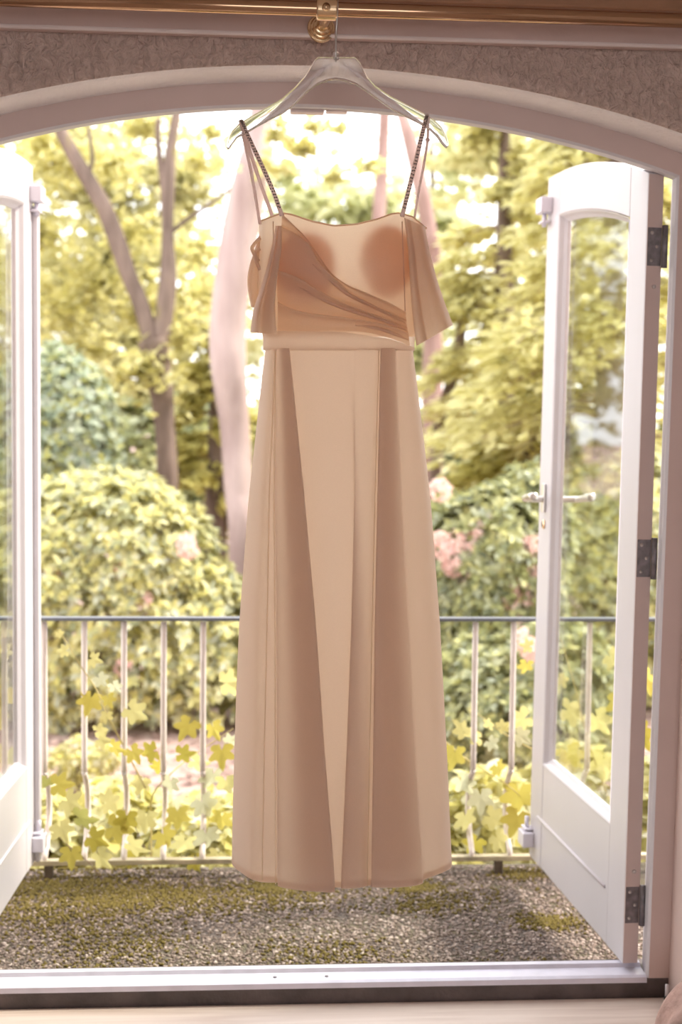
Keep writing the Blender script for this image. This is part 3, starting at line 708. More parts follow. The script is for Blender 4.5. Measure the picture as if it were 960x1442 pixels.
    if s > 0:
        for f_ in (1, -1):   # lever handles on both faces
            y0 = 0.0 if f_ > 0 else -T
            Yf = lambda v: s*(y0+f_*v)
            q = MB(); q.box(0.692, 0.718, min(Yf(0), Yf(0.008)), max(Yf(0), Yf(0.008)), 1.045, 1.125); h = q.build('door_handle', 'steel', d, bevel=0.003)
            cv = smooth_curve([(0.706, Yf(0.006), 1.082), (0.706, Yf(0.040), 1.082), (0.700, Yf(0.056), 1.083), (0.675, Yf(0.060), 1.086), (0.640, Yf(0.060), 1.090), (0.600, Yf(0.062), 1.094)], 22)
            q = MB(); q.tube(cv, [0.011]*7+[0.0115]*5+[0.012]*5+[0.013]*5, 12, flat=0.85); q.build('lever', 'steel', h, smooth=True)
            q = MB(); q.lathe([(0.013, 0.0), (0.013, 0.003), (0.010, 0.005)], (0.705, Yf(0), 1.012), (0, f_*s, 0), 20); e_ = q.build('keyhole_plate', 'brass', d, smooth=True); 
            q = MB(); q.box(0.7025, 0.7075, min(Yf(0.004), Yf(0.0055)), max(Yf(0.004), Yf(0.0055)), 1.005, 1.020); q.build('keyhole', 'black', e_)
    else:
        # meeting strip that covers the joint when the doors are closed
        q = MB(); q.box(W-0.018, W+0.012, -0.0, 0.016*-1, zb, 1.86); q.build('meeting_strip', 'white', d, bevel=0.004)
    return d
leaf_door('door_1', 'white glazed door with the steel lever handle and dark hinges, standing open', (0.829, 2.785, 0), math.radians(94.0), 1).rotation_euler = (math.radians(0.55), 0, math.radians(94.0))
leaf_door('door_2', 'white glazed door cut off by the picture edge, opposite the door with the handle', (-0.637, 2.785, 0), math.radians(88.2), -1)

# ------------------------------------------------------------------ balcony
GZ = -0.03
bf = MB(); bf.box(-1.6, 1.9, 2.83, 3.74, GZ-0.25, GZ); bal = bf.build('balcony_floor', 'concrete'); tag(bal, 'mossy washed-pebble balcony floor outside the threshold', 'balcony floor', kind='structure')
def soup(name, V, F, mat, parent=None, smooth=False, kind='stuff'):
    me = bpy.data.meshes.new(name); V = np.asarray(V, np.float32).reshape(-1, 3); F = np.asarray(F, np.int32)
    nf, k = F.shape
    me.vertices.add(len(V)); me.vertices.foreach_set('co', V.ravel()); me.loops.add(nf*k); me.loops.foreach_set('vertex_index', F.ravel())
    me.polygons.add(nf); me.polygons.foreach_set('loop_start', np.arange(0, nf*k, k, dtype=np.int32)); me.polygons.foreach_set('loop_total', np.full(nf, k, np.int32))
    if smooth: me.polygons.foreach_set('use_smooth', np.ones(nf, bool))
    me.update(calc_edges=True); me.validate(); me.materials.append(M[mat])
    o = bpy.data.objects.new(name, me); COL.objects.link(o)
    if parent is not None: o.parent = parent
    if kind: o['kind'] = kind
    return o
def scatter_lumps(n, xs, ys, z, r0, r1, flat, rg):
    """little octahedral stones"""
    base = np.array([(1,0,0),(0,1,0),(-1,0,0),(0,-1,0),(0,0,1),(0,0,-1)], float); fc = np.array([(0,1,4),(1,2,4),(2,3,4),(3,0,4),(1,0,5),(2,1,5),(3,2,5),(0,3,5)])
    c = np.stack([rg.uniform(*xs, n), rg.uniform(*ys, n), np.full(n, z)], 1); r = rg.uniform(r0, r1, n)
    sc = np.stack([r*rg.uniform(.7, 1.4, n), r*rg.uniform(.7, 1.4, n), r*flat*rg.uniform(.6, 1.3, n)], 1); a = rg.uniform(0, 6.28, n)
    p = base[None]*sc[:, None]; ca, sa = np.cos(a)[:, None], np.sin(a)[:, None]
    p = np.stack([p[..., 0]*ca-p[..., 1]*sa, p[..., 0]*sa+p[..., 1]*ca, p[..., 2]], 2)+c[:, None]
    return p, (fc[None]+6*np.arange(n)[:, None, None]).reshape(-1, 3), c
V, F, _ = scatter_lumps(26000, (-0.75, 1.05), (2.83, 3.72), GZ+0.001, 0.0028, 0.0068, 0.6, rng)
tag(soup('pebbles', V, F, 'pebble', bal, smooth=True), 'small pale and brown pebbles')
# moss cushions
mc = rng.uniform((-0.7, 2.86), (0.95, 3.72), (64, 2)); keep = rng.uniform(0, 1, 64) < np.clip(0.08+0.62*(mc[:, 1]-2.86), 0, 1); mc = mc[keep]
mv, mf, off = [], [], 0
for c in mc:
    n = int(rng.integers(150, 520)); sp = rng.uniform(0.025, 0.085)
    V, F, _ = scatter_lumps(n, (0, 1), (0, 1), 0, 0.0025, 0.0062, 0.9, rng)
    o_ = rng.normal(0, sp, (n, 2)); cen = V.mean(1, keepdims=True); V = V-cen
    V[..., 0] += (c[0]+o_[:, 0]*1.6)[:, None]; V[..., 1] += np.clip(c[1]+o_[:, 1], 2.84, 3.73)[:, None]; V[..., 2] += GZ+0.003
    mv.append(V.reshape(-1, 3)); mf.append(F+off); off += n*6
tag(soup('moss', np.concatenate(mv), np.concatenate(mf), 'moss', bal, smooth=True), 'olive moss cushions between the pebbles')

# railing
RLY = 3.66
rl = empty('balcony_railing', (0.1, RLY, GZ)); tag(rl, 'low metal balcony railing with cream bars and a thin dark top rail', 'railing')
RL = local(rl); ztr = float(at(400, 871, RLY)[2]); zbr = float(at(60, 1214, RLY)[2])
q = MB(); q.box(-1.7, 1.8, -0.016, 0.016, ztr-0.006-RL[2], ztr+0.004-RL[2]); q.build('top_rail', 'rail_dark', rl, bevel=0.002)
q = MB(); q.box(-1.7, 1.8, -0.013, 0.013, zbr-0.008-RL[2], zbr+0.007-RL[2]); q.build('bottom_rail', 'mossrail', rl, bevel=0.002)
xa = float(at(62.5, 920, RLY)[0]); dx = (float(at(286, 920, RLY)[0])-xa)/4
kx = 0; me0 = None
h = ztr-zbr
prof = [(0, 0), (0.0, 0.02), (0.045, 0.06), (0.075, 0.12), (0.07, 0.18), (0.035, 0.23), (0.0, 0.262), (0.0, 0.30), (0.0, h-0.01)]
for k in range(-7, 19):
    X = xa+dx*k
    if me0 is None:
        cv = [(0, y, z) for y, z in smooth_curve(prof, 26)]; q = MB(); q.tube(cv, 0.0085, 8); o = q.build('baluster', 'baluster', rl, smooth=True); me0 = o.data
    else:
        o = bpy.data.objects.new('baluster', me0); COL.objects.link(o); o.parent = rl
    o.location = (X-RL[0], 0, zbr-RL[2])
for px in (69, 701):
    X = float(at(px, 1225, RLY)[0]); q = MB(); q.box(X-0.012-RL[0], X+0.012-RL[0], -0.012, 0.012, -0.002, zbr-0.008-RL[2]); q.build('post', 'post', rl, bevel=0.002)

# ------------------------------------------------------------------ small things by the jamb
pc = at(938, 1394, 2.72)
pp = empty('floor_pipe', (pc[0], 2.715, 0)); tag(pp, 'short pale pipe stub with black collar on the floor below the jamb', 'pipe')
q = MB(); q.tube([(0, 0, 0.014), (0, 0, 0.043)], 0.0045, 12); q.build('stub', 'putty', pp, smooth=True)
q = MB(); q.lathe([(0.0065, 0), (0.0065, 0.015), (0.005, 0.018)], (0, 0, 0), (0, 0, 1), 14); q.build('collar', 'black', pp, smooth=True)
q = MB(); cv = smooth_curve([(0.90, 2.70, 0.006), (0.925, 2.66, 0.008), (0.97, 2.60, 0.03), (1.05, 2.59, 0.075), (1.2, 2.6, 0.10), (1.35, 2.6, 0.008)], 30); q.tube(cv, 0.0055, 8)
tag(q.build('power_cable', 'black', smooth=True), 'black cable curving up beside the jamb foot in the lower corner', 'cable')
# crumpled dusky cloth in the corner
rows = []
cc = np.array([1.135, 2.40, 0.0])
for i in range(15):
    v = i/14; row = []
    for k in range(40):
        a = 2*math.pi*k/40
        fold = 1+0.05*math.sin(5*a+1.0+2*v)+0.04*math.sin(11*a+3*v)
        r = math.sin(v*math.pi/2)**0.75*fold
        z = 0.222*(math.cos(v*math.pi/2)**0.8)*(1+0.06*math.sin(4*a+5*v))
        row.append(cc+[0.37*r*math.cos(a), 0.19*r*math.sin(a), max(0.001, z)])
    rows.append(row)
q = MB(); q.grid(rows, closed=True); q.f.append(tuple(range(40)))
tag(q.build('folded_throw', 'throw', smooth=True, sub=1), 'dusky brown-pink crumpled cloth just showing in the bottom right corner of the floor', 'cloth')

# ------------------------------------------------------------------ garden
GG = -0.72
g = MB(); gx = np.linspace(-30, 40, 36); gy = np.linspace(3.6, 75, 36)
g.grid([[(x, y, GG+0.10*math.sin(x*0.7+1)*math.sin(y*0.5)+max(0, (y-14))*0.035) for x in gx] for y in gy])
ground = g.build('ground', 'soil', smooth=True); tag(ground, 'reddish-brown garden soil strewn with dead leaves', 'ground', kind='structure')

def frames(nrm, rg):
    """orthonormal frames around given normals with random spin"""
    n = nrm/np.maximum(1e-9, np.linalg.norm(nrm, axis=1, keepdims=True))
    r = rg.normal(size=n.shape); t = np.cross(n, r); t /= np.maximum(1e-9, np.linalg.norm(t, axis=1, keepdims=True)); b = np.cross(n, t)
    return n, t, b
LEAF = np.array([(0, 0, 0), (0.30, -0.21, 0.05), (0.72, -0.19, 0.05), (1.0, 0, -0.04), (0.72, 0.19, 0.05), (0.30, 0.21, 0.05)])
LF = np.array([(0, 1, 2, 3), (0, 3, 4, 5)])
def leaf_mesh(pos, axis, nrm, size, wid=1.0):
    """leaves from base pos along axis, with normal nrm"""
    b = np.cross(nrm, axis)
    p = pos[:, None]+size[:, None, None]*(LEAF[None, :, 0, None]*axis[:, None]+wid*LEAF[None, :, 1, None]*b[:, None]+LEAF[None, :, 2, None]*nrm[:, None])
    n = len(pos); return p.reshape(-1, 3), (LF[None]+6*np.arange(n)[:, None, None]).reshape(-1, 4)
def norm(a): return a/np.maximum(1e-9, np.linalg.norm(a, axis=1, keepdims=True))
def whorls(cen, nrm, per, size, rg, lift=0.35, wid=1.0):
    n = len(cen); nn, t, b = frames(nrm, rg)
    cen = np.repeat(cen, per, 0); nn = np.repeat(nn, per, 0); t = np.repeat(t, per, 0); b = np.repeat(b, per, 0)
    a = np.tile(np.arange(per)*2*np.pi/per, n)+rg.normal(0, 0.25, n*per)
    rad = t*np.cos(a)[:, None]+b*np.sin(a)[:, None]
    ax = norm(rad+nn*(lift+rg.normal(0, 0.3, n*per))[:, None]); ln = norm(nn-ax*np.sum(nn*ax, 1, keepdims=True))
    return leaf_mesh(cen, ax, ln, size*rg.uniform(0.65, 1.2, n*per), wid)
def lumpy(n, lumps, rg, fill=0.25):
    """points and outward normals on a union of ellipsoids (x, y, z, rx, ry, rz)"""
    L = np.array(lumps, float); wgt = L[:, 3]*L[:, 5]+L[:, 3]*L[:, 4]; idx = rg.choice(len(L), n*2, p=wgt/wgt.sum())
    d = norm(rg.normal(size=(n*2, 3))); rr = np.where(rg.uniform(size=n*2) < fill, rg.uniform(0.5, 0.95, n*2), rg.uniform(0.93, 1.06, n*2))
    p = L[idx, :3]+d*L[idx, 3:]*rr[:, None]; nr = norm(d/L[idx, 3:])
    inside = np.zeros(n*2, bool)
    for k, l in enumerate(L):
        q_ = (((p-l[:3])/l[3:])**2).sum(1) < 0.6; inside |= q_ & (idx != k)
    k = ~inside; return p[k][:n], nr[k][:n]
def rnd_lumps(c, r, n, rg, sub=0.5):
    out = [(*c, *r)]
    for _ in range(n):
        d = norm(rg.normal(size=(1, 3)))[0]; d[1] = -abs(d[1])*0.9; s = rg.uniform(0.35, 0.6)*sub/0.5
        out.append((c[0]+d[0]*r[0]*0.8, c[1]+d[1]*r[1]*0.8, c[2]+d[2]*r[2]*0.8, r[0]*s, r[1]*s, r[2]*s))
    return out
def bush(name, label, px0, px1, py0, py1, Y, mat, nw, per, size, seed, cat='bush', group=None, flowers=(), depth=None, nl=9, lift=0.35, wid=1.0, base=None):
    rg = np.random.default_rng(seed)
    a, c = at(px0, py0, Y), at(px1, py1, Y)
    cx, cz = (a[0]+c[0])/2, (a[2]+c[2])/2; rx, rz = abs(c[0]-a[0])/2, abs(a[2]-c[2])/2; ry = depth or rx*0.8
    zb = GG if base is None else base
    o = empty(name, (cx, Y, zb)); tag(o, label, cat, group); L = local(o)
    lm = rnd_lumps((0, 0, cz-zb), (rx*0.88, ry*0.88, rz*0.88), nl, rg)
    p, n = lumpy(nw, lm, rg); k = p[:, 2] > 0.03; p, n = p[k], n[k]
    n = norm(n+[0, 0, 0.5])
    V, F = whorls(p, n, per, size, rg, lift, wid); fo = soup('foliage', V, F, mat, o)
    q = MB()
    for j in range(6):
        aa = j*1.05+seed; q.tube([(0.04*math.cos(aa), 0.04*math.sin(aa), 0), (rx*0.25*math.cos(aa), ry*0.25*math.sin(aa), (cz-zb)*0.6), (rx*0.5*math.cos(aa), ry*0.5*math.sin(aa), (cz-zb)*1.1)], [0.03, 0.02, 0.008], 6)
    so = q.build('stems', 'branch', o, smooth=True); so['kind'] = 'stuff'
    me = None
    for fx, fy in flowers:      # round flower trusses
        w_ = at(fx, fy, Y-ry*0.8)-L
        if me is None:
            pts, nn = lumpy(46, [(0, 0, 0, .085, .085, .075)], rg, 0.0); V, F = whorls(pts, nn, 3, 0.055, rg, 0.9, 1.5)
            fo_ = soup('blossom', V, F, 'flower', o, kind=None); me = fo_.data
        else:
            fo_ = bpy.data.objects.new('blossom', me); COL.objects.link(fo_); fo_.parent = o
        fo_.location = w_; fo_.rotation_euler = rg.uniform(0, 3, 3); fo_.scale = [rg.uniform(0.4, 0.75)]*3
    return o
def limb_tree(name, label, limbs, mat, Y, cat='tree', group=None, seed=1):
    """limbs: (list of (px, py, width px), part name); first limb is the trunk and is extended to the ground"""
    p0 = at(limbs[0][0][0][0], limbs[0][0][0][1], Y); zg = GG+max(0, Y-14)*0.035-0.15
    o = empty(name, (p0[0], Y, zg)); tag(o, label, cat, group); L = local(o); rg = np.random.default_rng(seed)
    for j, (pts, nm) in enumerate(limbs):
        P3 = [at(x, y, Y)-L for x, y, w_ in pts]; r = [w_/2*Y/FPX for x, y, w_ in pts]
        if j == 0: P3 = [np.array([0, 0, 0.0])] + P3; r = [r[0]*1.25] + r
        dpt = np.cumsum(rg.normal(0, 0.12, len(P3)))*0.5
        P3 = [p+[0, d if i > 0 else 0, 0] for i, (p, d) in enumerate(zip(P3, dpt))] if j == 0 else P3
        q = np.array([np.append(p, rr) for p, rr in zip(P3, r)]); cv = smooth_curve(q, 8*len(q))
        m = MB(); m.tube([c[:3] for c in cv], [max(0.004, c[3]*(1+0.04*math.sin(c[2]*5+j))) for c in cv], 12); m.build(nm, mat, o, smooth=True)
    return o
def crown(o, blobs, Y, mat, n, per, size, seed, spread=1.0, lift=0.2, wid=1.6, fill=0.6, dy=0.0):
    """leaf sprays in pixel-placed clusters (px, py, rx px, ry px)"""
    rg = np.random.default_rng(seed); L = local(o); lm = []
    for px, py, rx, ry in blobs:
        c = at(px, py, Y+dy+rg.normal(0, 0.6)*spread)-L; k = Y/FPX; lm.append((*c, rx*k, rx*k*0.9, ry*k))
    Lm = np.array(lm); wgt = Lm[:, 3]*Lm[:, 5]; idx = rg.choice(len(Lm), n, p=wgt/wgt.sum())
    p = Lm[idx, :3]+norm(rg.normal(size=(n, 3)))*Lm[idx, 3:]*np.abs(rg.normal(0, 0.75, n))[:, None]
    # gather into small sprays
    V, F = whorls(p, norm(rg.normal(0, 0.5, (n, 3))+[0, 0, 1]), per, size, rg, lift, wid)
    return soup('foliage', V, F, mat, o)
def conifer(name, label, px, Y, top_py, spread_px, mat, nb, seed, group=None, bot_py=900, size=0.10):
    rg = np.random.default_rng(seed); c = at(px, 700, Y); zt = at(px, top_py, Y)[2]; zb = at(px, bot_py, Y)[2]
    zg = GG+max(0, Y-14)*0.035-0.1
    o = empty(name, (c[0], Y, zg)); tag(o, label, 'tree', group)
    m = MB(); m.tube([(0, 0, 0), (0.03, 0, (zt-zg)*0.5), (0, 0, zt-zg)], [0.16, 0.11, 0.02], 10); m.build('trunk', 'bark', o, smooth=True)
    Rm = spread_px*Y/FPX; pos, ax, nr, sz = [], [], [], []; bm_ = MB()
    for i in range(nb):
        h = (zb-zg)+(zt-zb)*((i+0.5)/nb); fr = 1-0.75*((i+0.5)/nb); a = rg.uniform(0, 2*np.pi); ln = Rm*fr*rg.uniform(0.75, 1.1)
        d = np.array([math.cos(a), math.sin(a), 0]); sd = np.array([-d[1], d[0], 0]); pts = []
        for j in range(13):
            t = j/12; pts.append(np.array([0, 0, h])+d*ln*t+np.array([0, 0, 0.18*ln*t-0.42*ln*t*t]))
        bm_.tube(pts[::2], [0.022*(1-0.85*k/6) for k in range(7)], 5)
        for j in range(2, 13):
            t = j/12; w_ = ln*0.42*(1-abs(t-0.45)*1.1)
            for s in (-1, 1):
                for q_ in range(int(5+5*w_/0.5)):
                    u = rg.uniform(0.05, 1); off = sd*s*w_*u+d*w_*u*0.55+np.array([0, 0, -0.30*w_*u*u+rg.normal(0, 0.02)])
                    pos.append(pts[j]+off+rg.normal(0, 0.03, 3)); ax.append(d*0.8+sd*s*0.7+rg.normal(0, 0.22, 3)+np.array([0, 0, -0.25])); nr.append(np.array([0, 0, 1])+rg.normal(0, 0.25, 3)); sz.append(size*rg.uniform(0.7, 1.5))
    ax = norm(np.array(ax)); nr = np.array(nr); nr = norm(nr-ax*np.sum(nr*ax, 1, keepdims=True))
    V, F = leaf_mesh(np.array(pos), ax, nr, np.array(sz), 1.1); soup('foliage', V, F, mat, o)
    so = bm_.build('branches', 'branch', o, smooth=True); so['kind'] = 'stuff'
    return o

# rhododendrons
bush('rhododendron_bush', 'big yellow-green rounded rhododendron bush behind the railing at left', -60, 345, 640, 1075, 9.0, 'rhodo', 3200, 8, 0.08, 11, flowers=((74, 805), (168, 803), (265, 770), (205, 845), (175, 940)), depth=0.9)
bush('rhododendron_bush', 'bluish-green bush rising behind the big yellow-green bush next to the cut-off door', -40, 175, 470, 760, 12.0, 'rhodoblue', 1500, 8, 0.10, 12)
bush('rhododendron_bush', 'dark rhododendron with pink blossom between the dress and the handle of the door', 590, 800, 672, 1010, 8.6, 'rhododark', 1900, 8, 0.085, 13, depth=0.7,
     flowers=((736, 770), (722, 800), (748, 800), (731, 822), (745, 842), (715, 790), (640, 765), (625, 775), (672, 748), (662, 772), (680, 765), (633, 800), (640, 795), (620, 760), (728, 880), (744, 890), (690, 730), (720, 845), (752, 770), (620, 690)))
bush('rhododendron_bush', 'low rhododendron patch beside the bare soil, seen through the bars right of the dress', 575, 860, 880, 1120, 7.4, 'rhododark', 1100, 8, 0.075, 14, depth=0.5, flowers=((735, 900), (748, 915)))
bush('rhododendron_bush', 'yellowish bush low in the middle, mostly hidden behind the skirt', 330, 620, 700, 1040, 10.0, 'rhodo', 1400, 8, 0.09, 15)
bush('rhododendron_bush', 'yellow-green bush left of the big one, caught only in the panes', -420, -80, 560, 1040, 11.0, 'rhodo', 1200, 8, 0.10, 17, depth=0.9)
bush('rhododendron_bush', 'olive bush filling the pane of the handled door above the railing', 770, 1030, 610, 1020, 9.4, 'rhodo', 1500, 8, 0.085, 18, depth=0.7)
bush('small_shrub', 'small pale yellow shrub on the bare brown soil behind the left bars', 75, 160, 1040, 1105, 7.2, 'lowleaf', 120, 7, 0.06, 16, depth=0.2, nl=4)

# bright low planting straight below the railing
lows = [(-60, 120, 1120, 1290, 4.5), (80, 250, 1105, 1290, 4.7), (200, 370, 1120, 1290, 4.4), (330, 520, 1130, 1290, 4.7), (480, 660, 1120, 1290, 4.5), (610, 760, 1085, 1290, 4.6), (720, 900, 1050, 1290, 4.8), (860, 1060, 1060, 1290, 4.6)]
names = ['at the foot of the cut-off door', 'behind the first bars left of the dress', 'just left of the skirt hem', 'behind the left half of the hem', 'behind the right half of the hem', 'just right of the skirt hem', 'behind the glass of the handled door', 'behind the hinge side of the handled door']
for i, ((x0, x1, y0, y1, Y), nm) in enumerate(zip(lows, names)):
    bush('ground_shrub', 'bright yellow low leafy shrub below the railing, '+nm, x0, x1, y0, y1, Y, 'lowleaf', 330, 6, 0.085, 20+i, 'shrub', 'bright shrubs below the railing', nl=6, wid=1.5, depth=0.32)
kb = MB(); kb.box(-3.0, 3.5, 5.55, 5.70, GG-0.05, float(at(200, 1133, 5.6)[2]))
tag(kb.build('garden_kerb', 'palestone', bevel=0.01), 'pale low garden edging behind the bright shrubs', 'edging')

# trees
t1 = limb_tree('forked_tree', 'brown forked tree leaning over the big bush left of the pale trunk', [
  ([(236, 690, 30), (232, 600, 30), (224, 520, 36), (214, 478, 40)], 'trunk'),
  ([(216, 490, 26), (197, 425, 24), (182, 390, 22), (165, 340, 24), (146, 292, 24), (122, 250, 22), (100, 212, 19), (80, 175, 16), (60, 140, 14)], 'limb'),
  ([(226, 480, 28), (236, 400, 24), (236, 330, 17), (236, 270, 20), (240, 215, 15), (250, 150, 12)], 'limb'),
  ([(234, 300, 9), (227, 240, 9), (222, 190, 8), (226, 140, 7)], 'branch'),
  ([(240, 328, 7), (262, 310, 6), (300, 284, 5), (335, 258, 4)], 'branch'),
  ([(124, 250, 6), (130, 220, 6), (124, 180, 5)], 'branch')], 'bark', 13.0, seed=3)
crown(t1, [(90, 230, 70, 40), (60, 330, 60, 70), (160, 230, 60, 45), (200, 180, 60, 30), (140, 400, 70, 60), (90, 440, 60, 50), (200, 440, 60, 45), (270, 420, 60, 50), (280, 350, 45, 35), (250, 470, 50, 50), (280, 230, 50, 30), (300, 190, 30, 20), (70, 200, 50, 25), (180, 330, 60, 50), (120, 500, 70, 40), (200, 520, 60, 50), (-60, 300, 110, 90), (-110, 420, 110, 90), (-40, 180, 100, 60)], 13.0, 'maple', 5200, 4, 0.075, 31, dy=0.9)
tp = limb_tree('pale_tree', 'thick pale pinkish trunk standing beside the left side of the dress', [
  ([(342, 760, 40), (336, 690, 40), (330, 600, 44), (322, 520, 48), (321, 460, 50), (328, 390, 52), (340, 320, 50), (354, 250, 44), (366, 190, 36), (372, 130, 32)], 'trunk')], 'palebark', 11.0, seed=4)
limb_tree('slender_tree', 'slender reddish trunk rising behind the neckline between the straps', [([(522, 420, 22), (530, 330, 20), (536, 250, 17), (540, 180, 16), (541, 120, 14)], 'trunk')], 'redbark', 17.0, seed=5)
limb_tree('slender_tree', 'reddish trunk behind the right shoulder strap', [([(612, 420, 26), (604, 330, 24), (590, 250, 22), (578, 195, 20), (566, 150, 16), (555, 110, 14)], 'trunk')], 'redbark', 15.0, seed=6)
limb_tree('garden_tree', 'thin brown trunk at the right edge of the skirt among the conifers', [([(610, 640, 16), (618, 580, 16), (634, 520, 15), (640, 470, 14), (644, 400, 12)], 'trunk')], 'bark', 13.0, seed=8)

conifer('hemlock_tree', 'tall golden-green conifer behind the handled door', 850, 10.0, 20, 240, 'hemlock', 64, 41, 'golden conifers', bot_py=640, size=0.12)
conifer('hemlock_tree', 'golden-green conifer just right of the dress sleeve', 700, 12.5, 40, 120, 'hemlock', 46, 42, 'golden conifers', bot_py=660, size=0.13)
conifer('hemlock_tree', 'low olive conifer behind the skirt and the handled door', 745, 11.0, 470, 150, 'hemlock2', 30, 43, 'golden conifers', bot_py=800, size=0.12)
conifer('hemlock_tree', 'small olive conifer between the forked trunk and the pale trunk', 300, 13.5, 480, 90, 'hemlock2', 30, 44, 'golden conifers', bot_py=800, size=0.13)

def leafy(name, label, px, py0, Y, blobs, mat, n, per, size, seed, wpx=14, bark_='bark', group='trees beyond the garden'):
    o = limb_tree(name, label, [([(px, 740, wpx), (px+4, (740+py0)/2, wpx*0.8), (px-3, py0, wpx*0.5)], 'trunk')], bark_, Y, group=group, seed=seed)
    crown(o, blobs, Y, mat, n, per, size, seed); return o
leafy('leafy_tree', 'pale leafy tree far behind the straps of the dress', 450, 250, 24.0, [(450, 290, 70, 40), (400, 330, 60, 60), (500, 310, 60, 50), (460, 400, 90, 60), (540, 300, 50, 50), (400, 250, 30, 25), (440, 470, 90, 60)], 'far', 900, 6, 0.22, 51)
leafy('leafy_tree', 'olive leafy tree far behind the forked trunk', 150, 220, 22.0, [(120, 260, 90, 60), (180, 350, 100, 80), (90, 420, 90, 90), (220, 470, 90, 80), (150, 560, 130, 80), (280, 560, 70, 80), (280, 440, 50, 70), (80, 200, 90, 50), (250, 260, 60, 60)], 'far2', 2800, 6, 0.2, 52)
leafy('leafy_tree', 'pale tree far behind the upper right strap', 610, 200, 23.0, [(620, 320, 50, 60), (600, 420, 60, 80), (640, 520, 70, 60), (640, 230, 40, 50), (570, 500, 70, 70)], 'far', 800, 6, 0.2, 53)
leafy('leafy_tree', 'olive tree far behind the golden conifers', 780, 150, 20.0, [(700, 220, 90, 60), (800, 250, 110, 80), (900, 300, 100, 100), (760, 400, 120, 100), (880, 480, 110, 120), (720, 560, 100, 80)], 'far2', 1500, 6, 0.19, 54)
leafy('leafy_tree', 'pale tree far at the left behind the cut-off door', 0, 200, 27.0, [(0, 250, 90, 70), (-60, 350, 110, 90), (20, 450, 90, 90), (-80, 560, 130, 100), (40, 600, 90, 80), (-200, 300, 130, 130), (-240, 500, 150, 140), (-120, 160, 120, 90)], 'far2', 2600, 6, 0.2, 55)
crown(tp, [(400, 235, 35, 12), (430, 210, 30, 14), (470, 250, 30, 14), (390, 190, 20, 20), (520, 235, 20, 12), (440, 180, 25, 10), (360, 260, 20, 25), (480, 185, 14, 8)], 11.0, 'maple', 170, 5, 0.075, 61)
hd = [(-140, 140, 540, 760, 17.0), (110, 330, 560, 770, 18.0), (300, 560, 545, 790, 17.5), (520, 720, 560, 790, 18.0), (690, 950, 590, 800, 16.0), (900, 1150, 560, 800, 17.0)]
hn = ['behind the cut-off door', 'behind the forked trunk', 'behind the waist of the dress', 'right of the skirt', 'behind the pane of the handled door', 'beyond the right frame']
for i, ((x0, x1, y0, y1, Y), nm) in enumerate(zip(hd, hn)):
    bush('background_shrub', 'distant rounded green shrub '+nm, x0, x1, y0, y1, Y, 'rhododark' if i % 2 else 'far2', 700, 6, 0.17, 70+i, 'shrub', 'distant shrubs', nl=8, wid=1.4)

# dead leaves on the soil
n = 7000; rg = np.random.default_rng(5)
pos = np.stack([rg.uniform(-3.5, 4.5, n), rg.uniform(5.6, 14, n), np.zeros(n)], 1)
pos[:, 2] = GG+0.10*np.sin(pos[:, 0]*0.7+1)*np.sin(pos[:, 1]*0.5)+0.012
nn, t_, b_ = frames(rg.normal(0, 0.25, (n, 3))+[0, 0, 1], rg); V, F = leaf_mesh(pos, t_, nn, rg.uniform(0.05, 0.10, n), 1.6)
tag(soup('leaf_litter', V, F, 'litter', ground), 'fallen brown leaves')

# ------------------------------------------------------------------ vine on the railing
def vine_leaf_mesh():
    ang = [-160+320*k/30 for k in range(31)]; rad = []
    for a in ang:
        rad.append(0.40+max(am*math.exp(-((a-a0)/21.0)**2) for a0, am in ((0, 0.60), (-54, 0.46), (54, 0.46), (-112, 0.28), (112, 0.28)))+0.03*math.cos(math.radians(a*11)))
    vs = [(0, 0, 0)]; 
    for a, r in zip(ang, rad):
        a = math.radians(a); vs.append((r*math.cos(a), r*math.sin(a), -0.30*r*r+0.16*abs(math.sin(2*a))*r))
    me = bpy.data.meshes.new('leaf'); me.from_pydata(vs, [], [(0, k, k+1) for k in range(1, len(ang))]); me.materials.append(M['vine']); me.polygons.foreach_set('use_smooth', [True]*len(me.polygons)); return me
VL = [vine_leaf_mesh() for _ in range(1)]
def vine_mat_variants():
    out = []
    for c in ((0.60, 0.52, 0.12), (0.70, 0.65, 0.28), (0.50, 0.43, 0.08), (0.66, 0.66, 0.44), (0.40, 0.39, 0.12)):
        m = leafmat('vine_leaf_tone', [tuple(0.93*x for x in c), c], 0.55, 0.15); me = VL[0].copy(); me.materials[0] = m; out.append(me)
    return out
VL = vine_mat_variants()
rv = np.random.default_rng(77)
def vine(label, path, Y, leaves, stem='vinestem', w_=0.0028):
    """path of pixels along the stem; leaves = (px, py, size px, turn in degrees, tone)"""
    p0 = at(path[0][0], path[0][1], Y); o = empty('grape_vine', p0); tag(o, label, 'vine', 'vines on the railing'); L = local(o)
    cv = smooth_curve([at(x, y, Y+0.03*math.sin(i*1.9)) for i, (x, y) in enumerate(path)], 8*len(path)); q = MB(); q.tube([c-L for c in cv], [w_*(1-0.6*i/len(cv)) for i in range(len(cv))], 6); q.build('stem', stem, o, smooth=True)
    for px, py, s, tn, tone in leaves:
        e = bpy.data.objects.new('leaf', VL[tone % len(VL)]); COL.objects.link(e); e.parent = o
        p = at(px, py, Y-0.02+rv.uniform(-0.06, 0.03))-L; e.location = p; sc = s/1.6*Y/FPX; e.scale = (sc, sc, sc)
        # blade faces the room, roughly, tip turned in the picture plane
        m = Matrix.Rotation(math.radians(rv.uniform(-35, 35)), 3, 'Z') @ Matrix.Rotation(math.radians(90+rv.uniform(-45, 25)), 3, 'X') @ Matrix.Rotation(math.radians(tn), 3, 'Z')
        e.rotation_euler = m.to_euler()
    return o
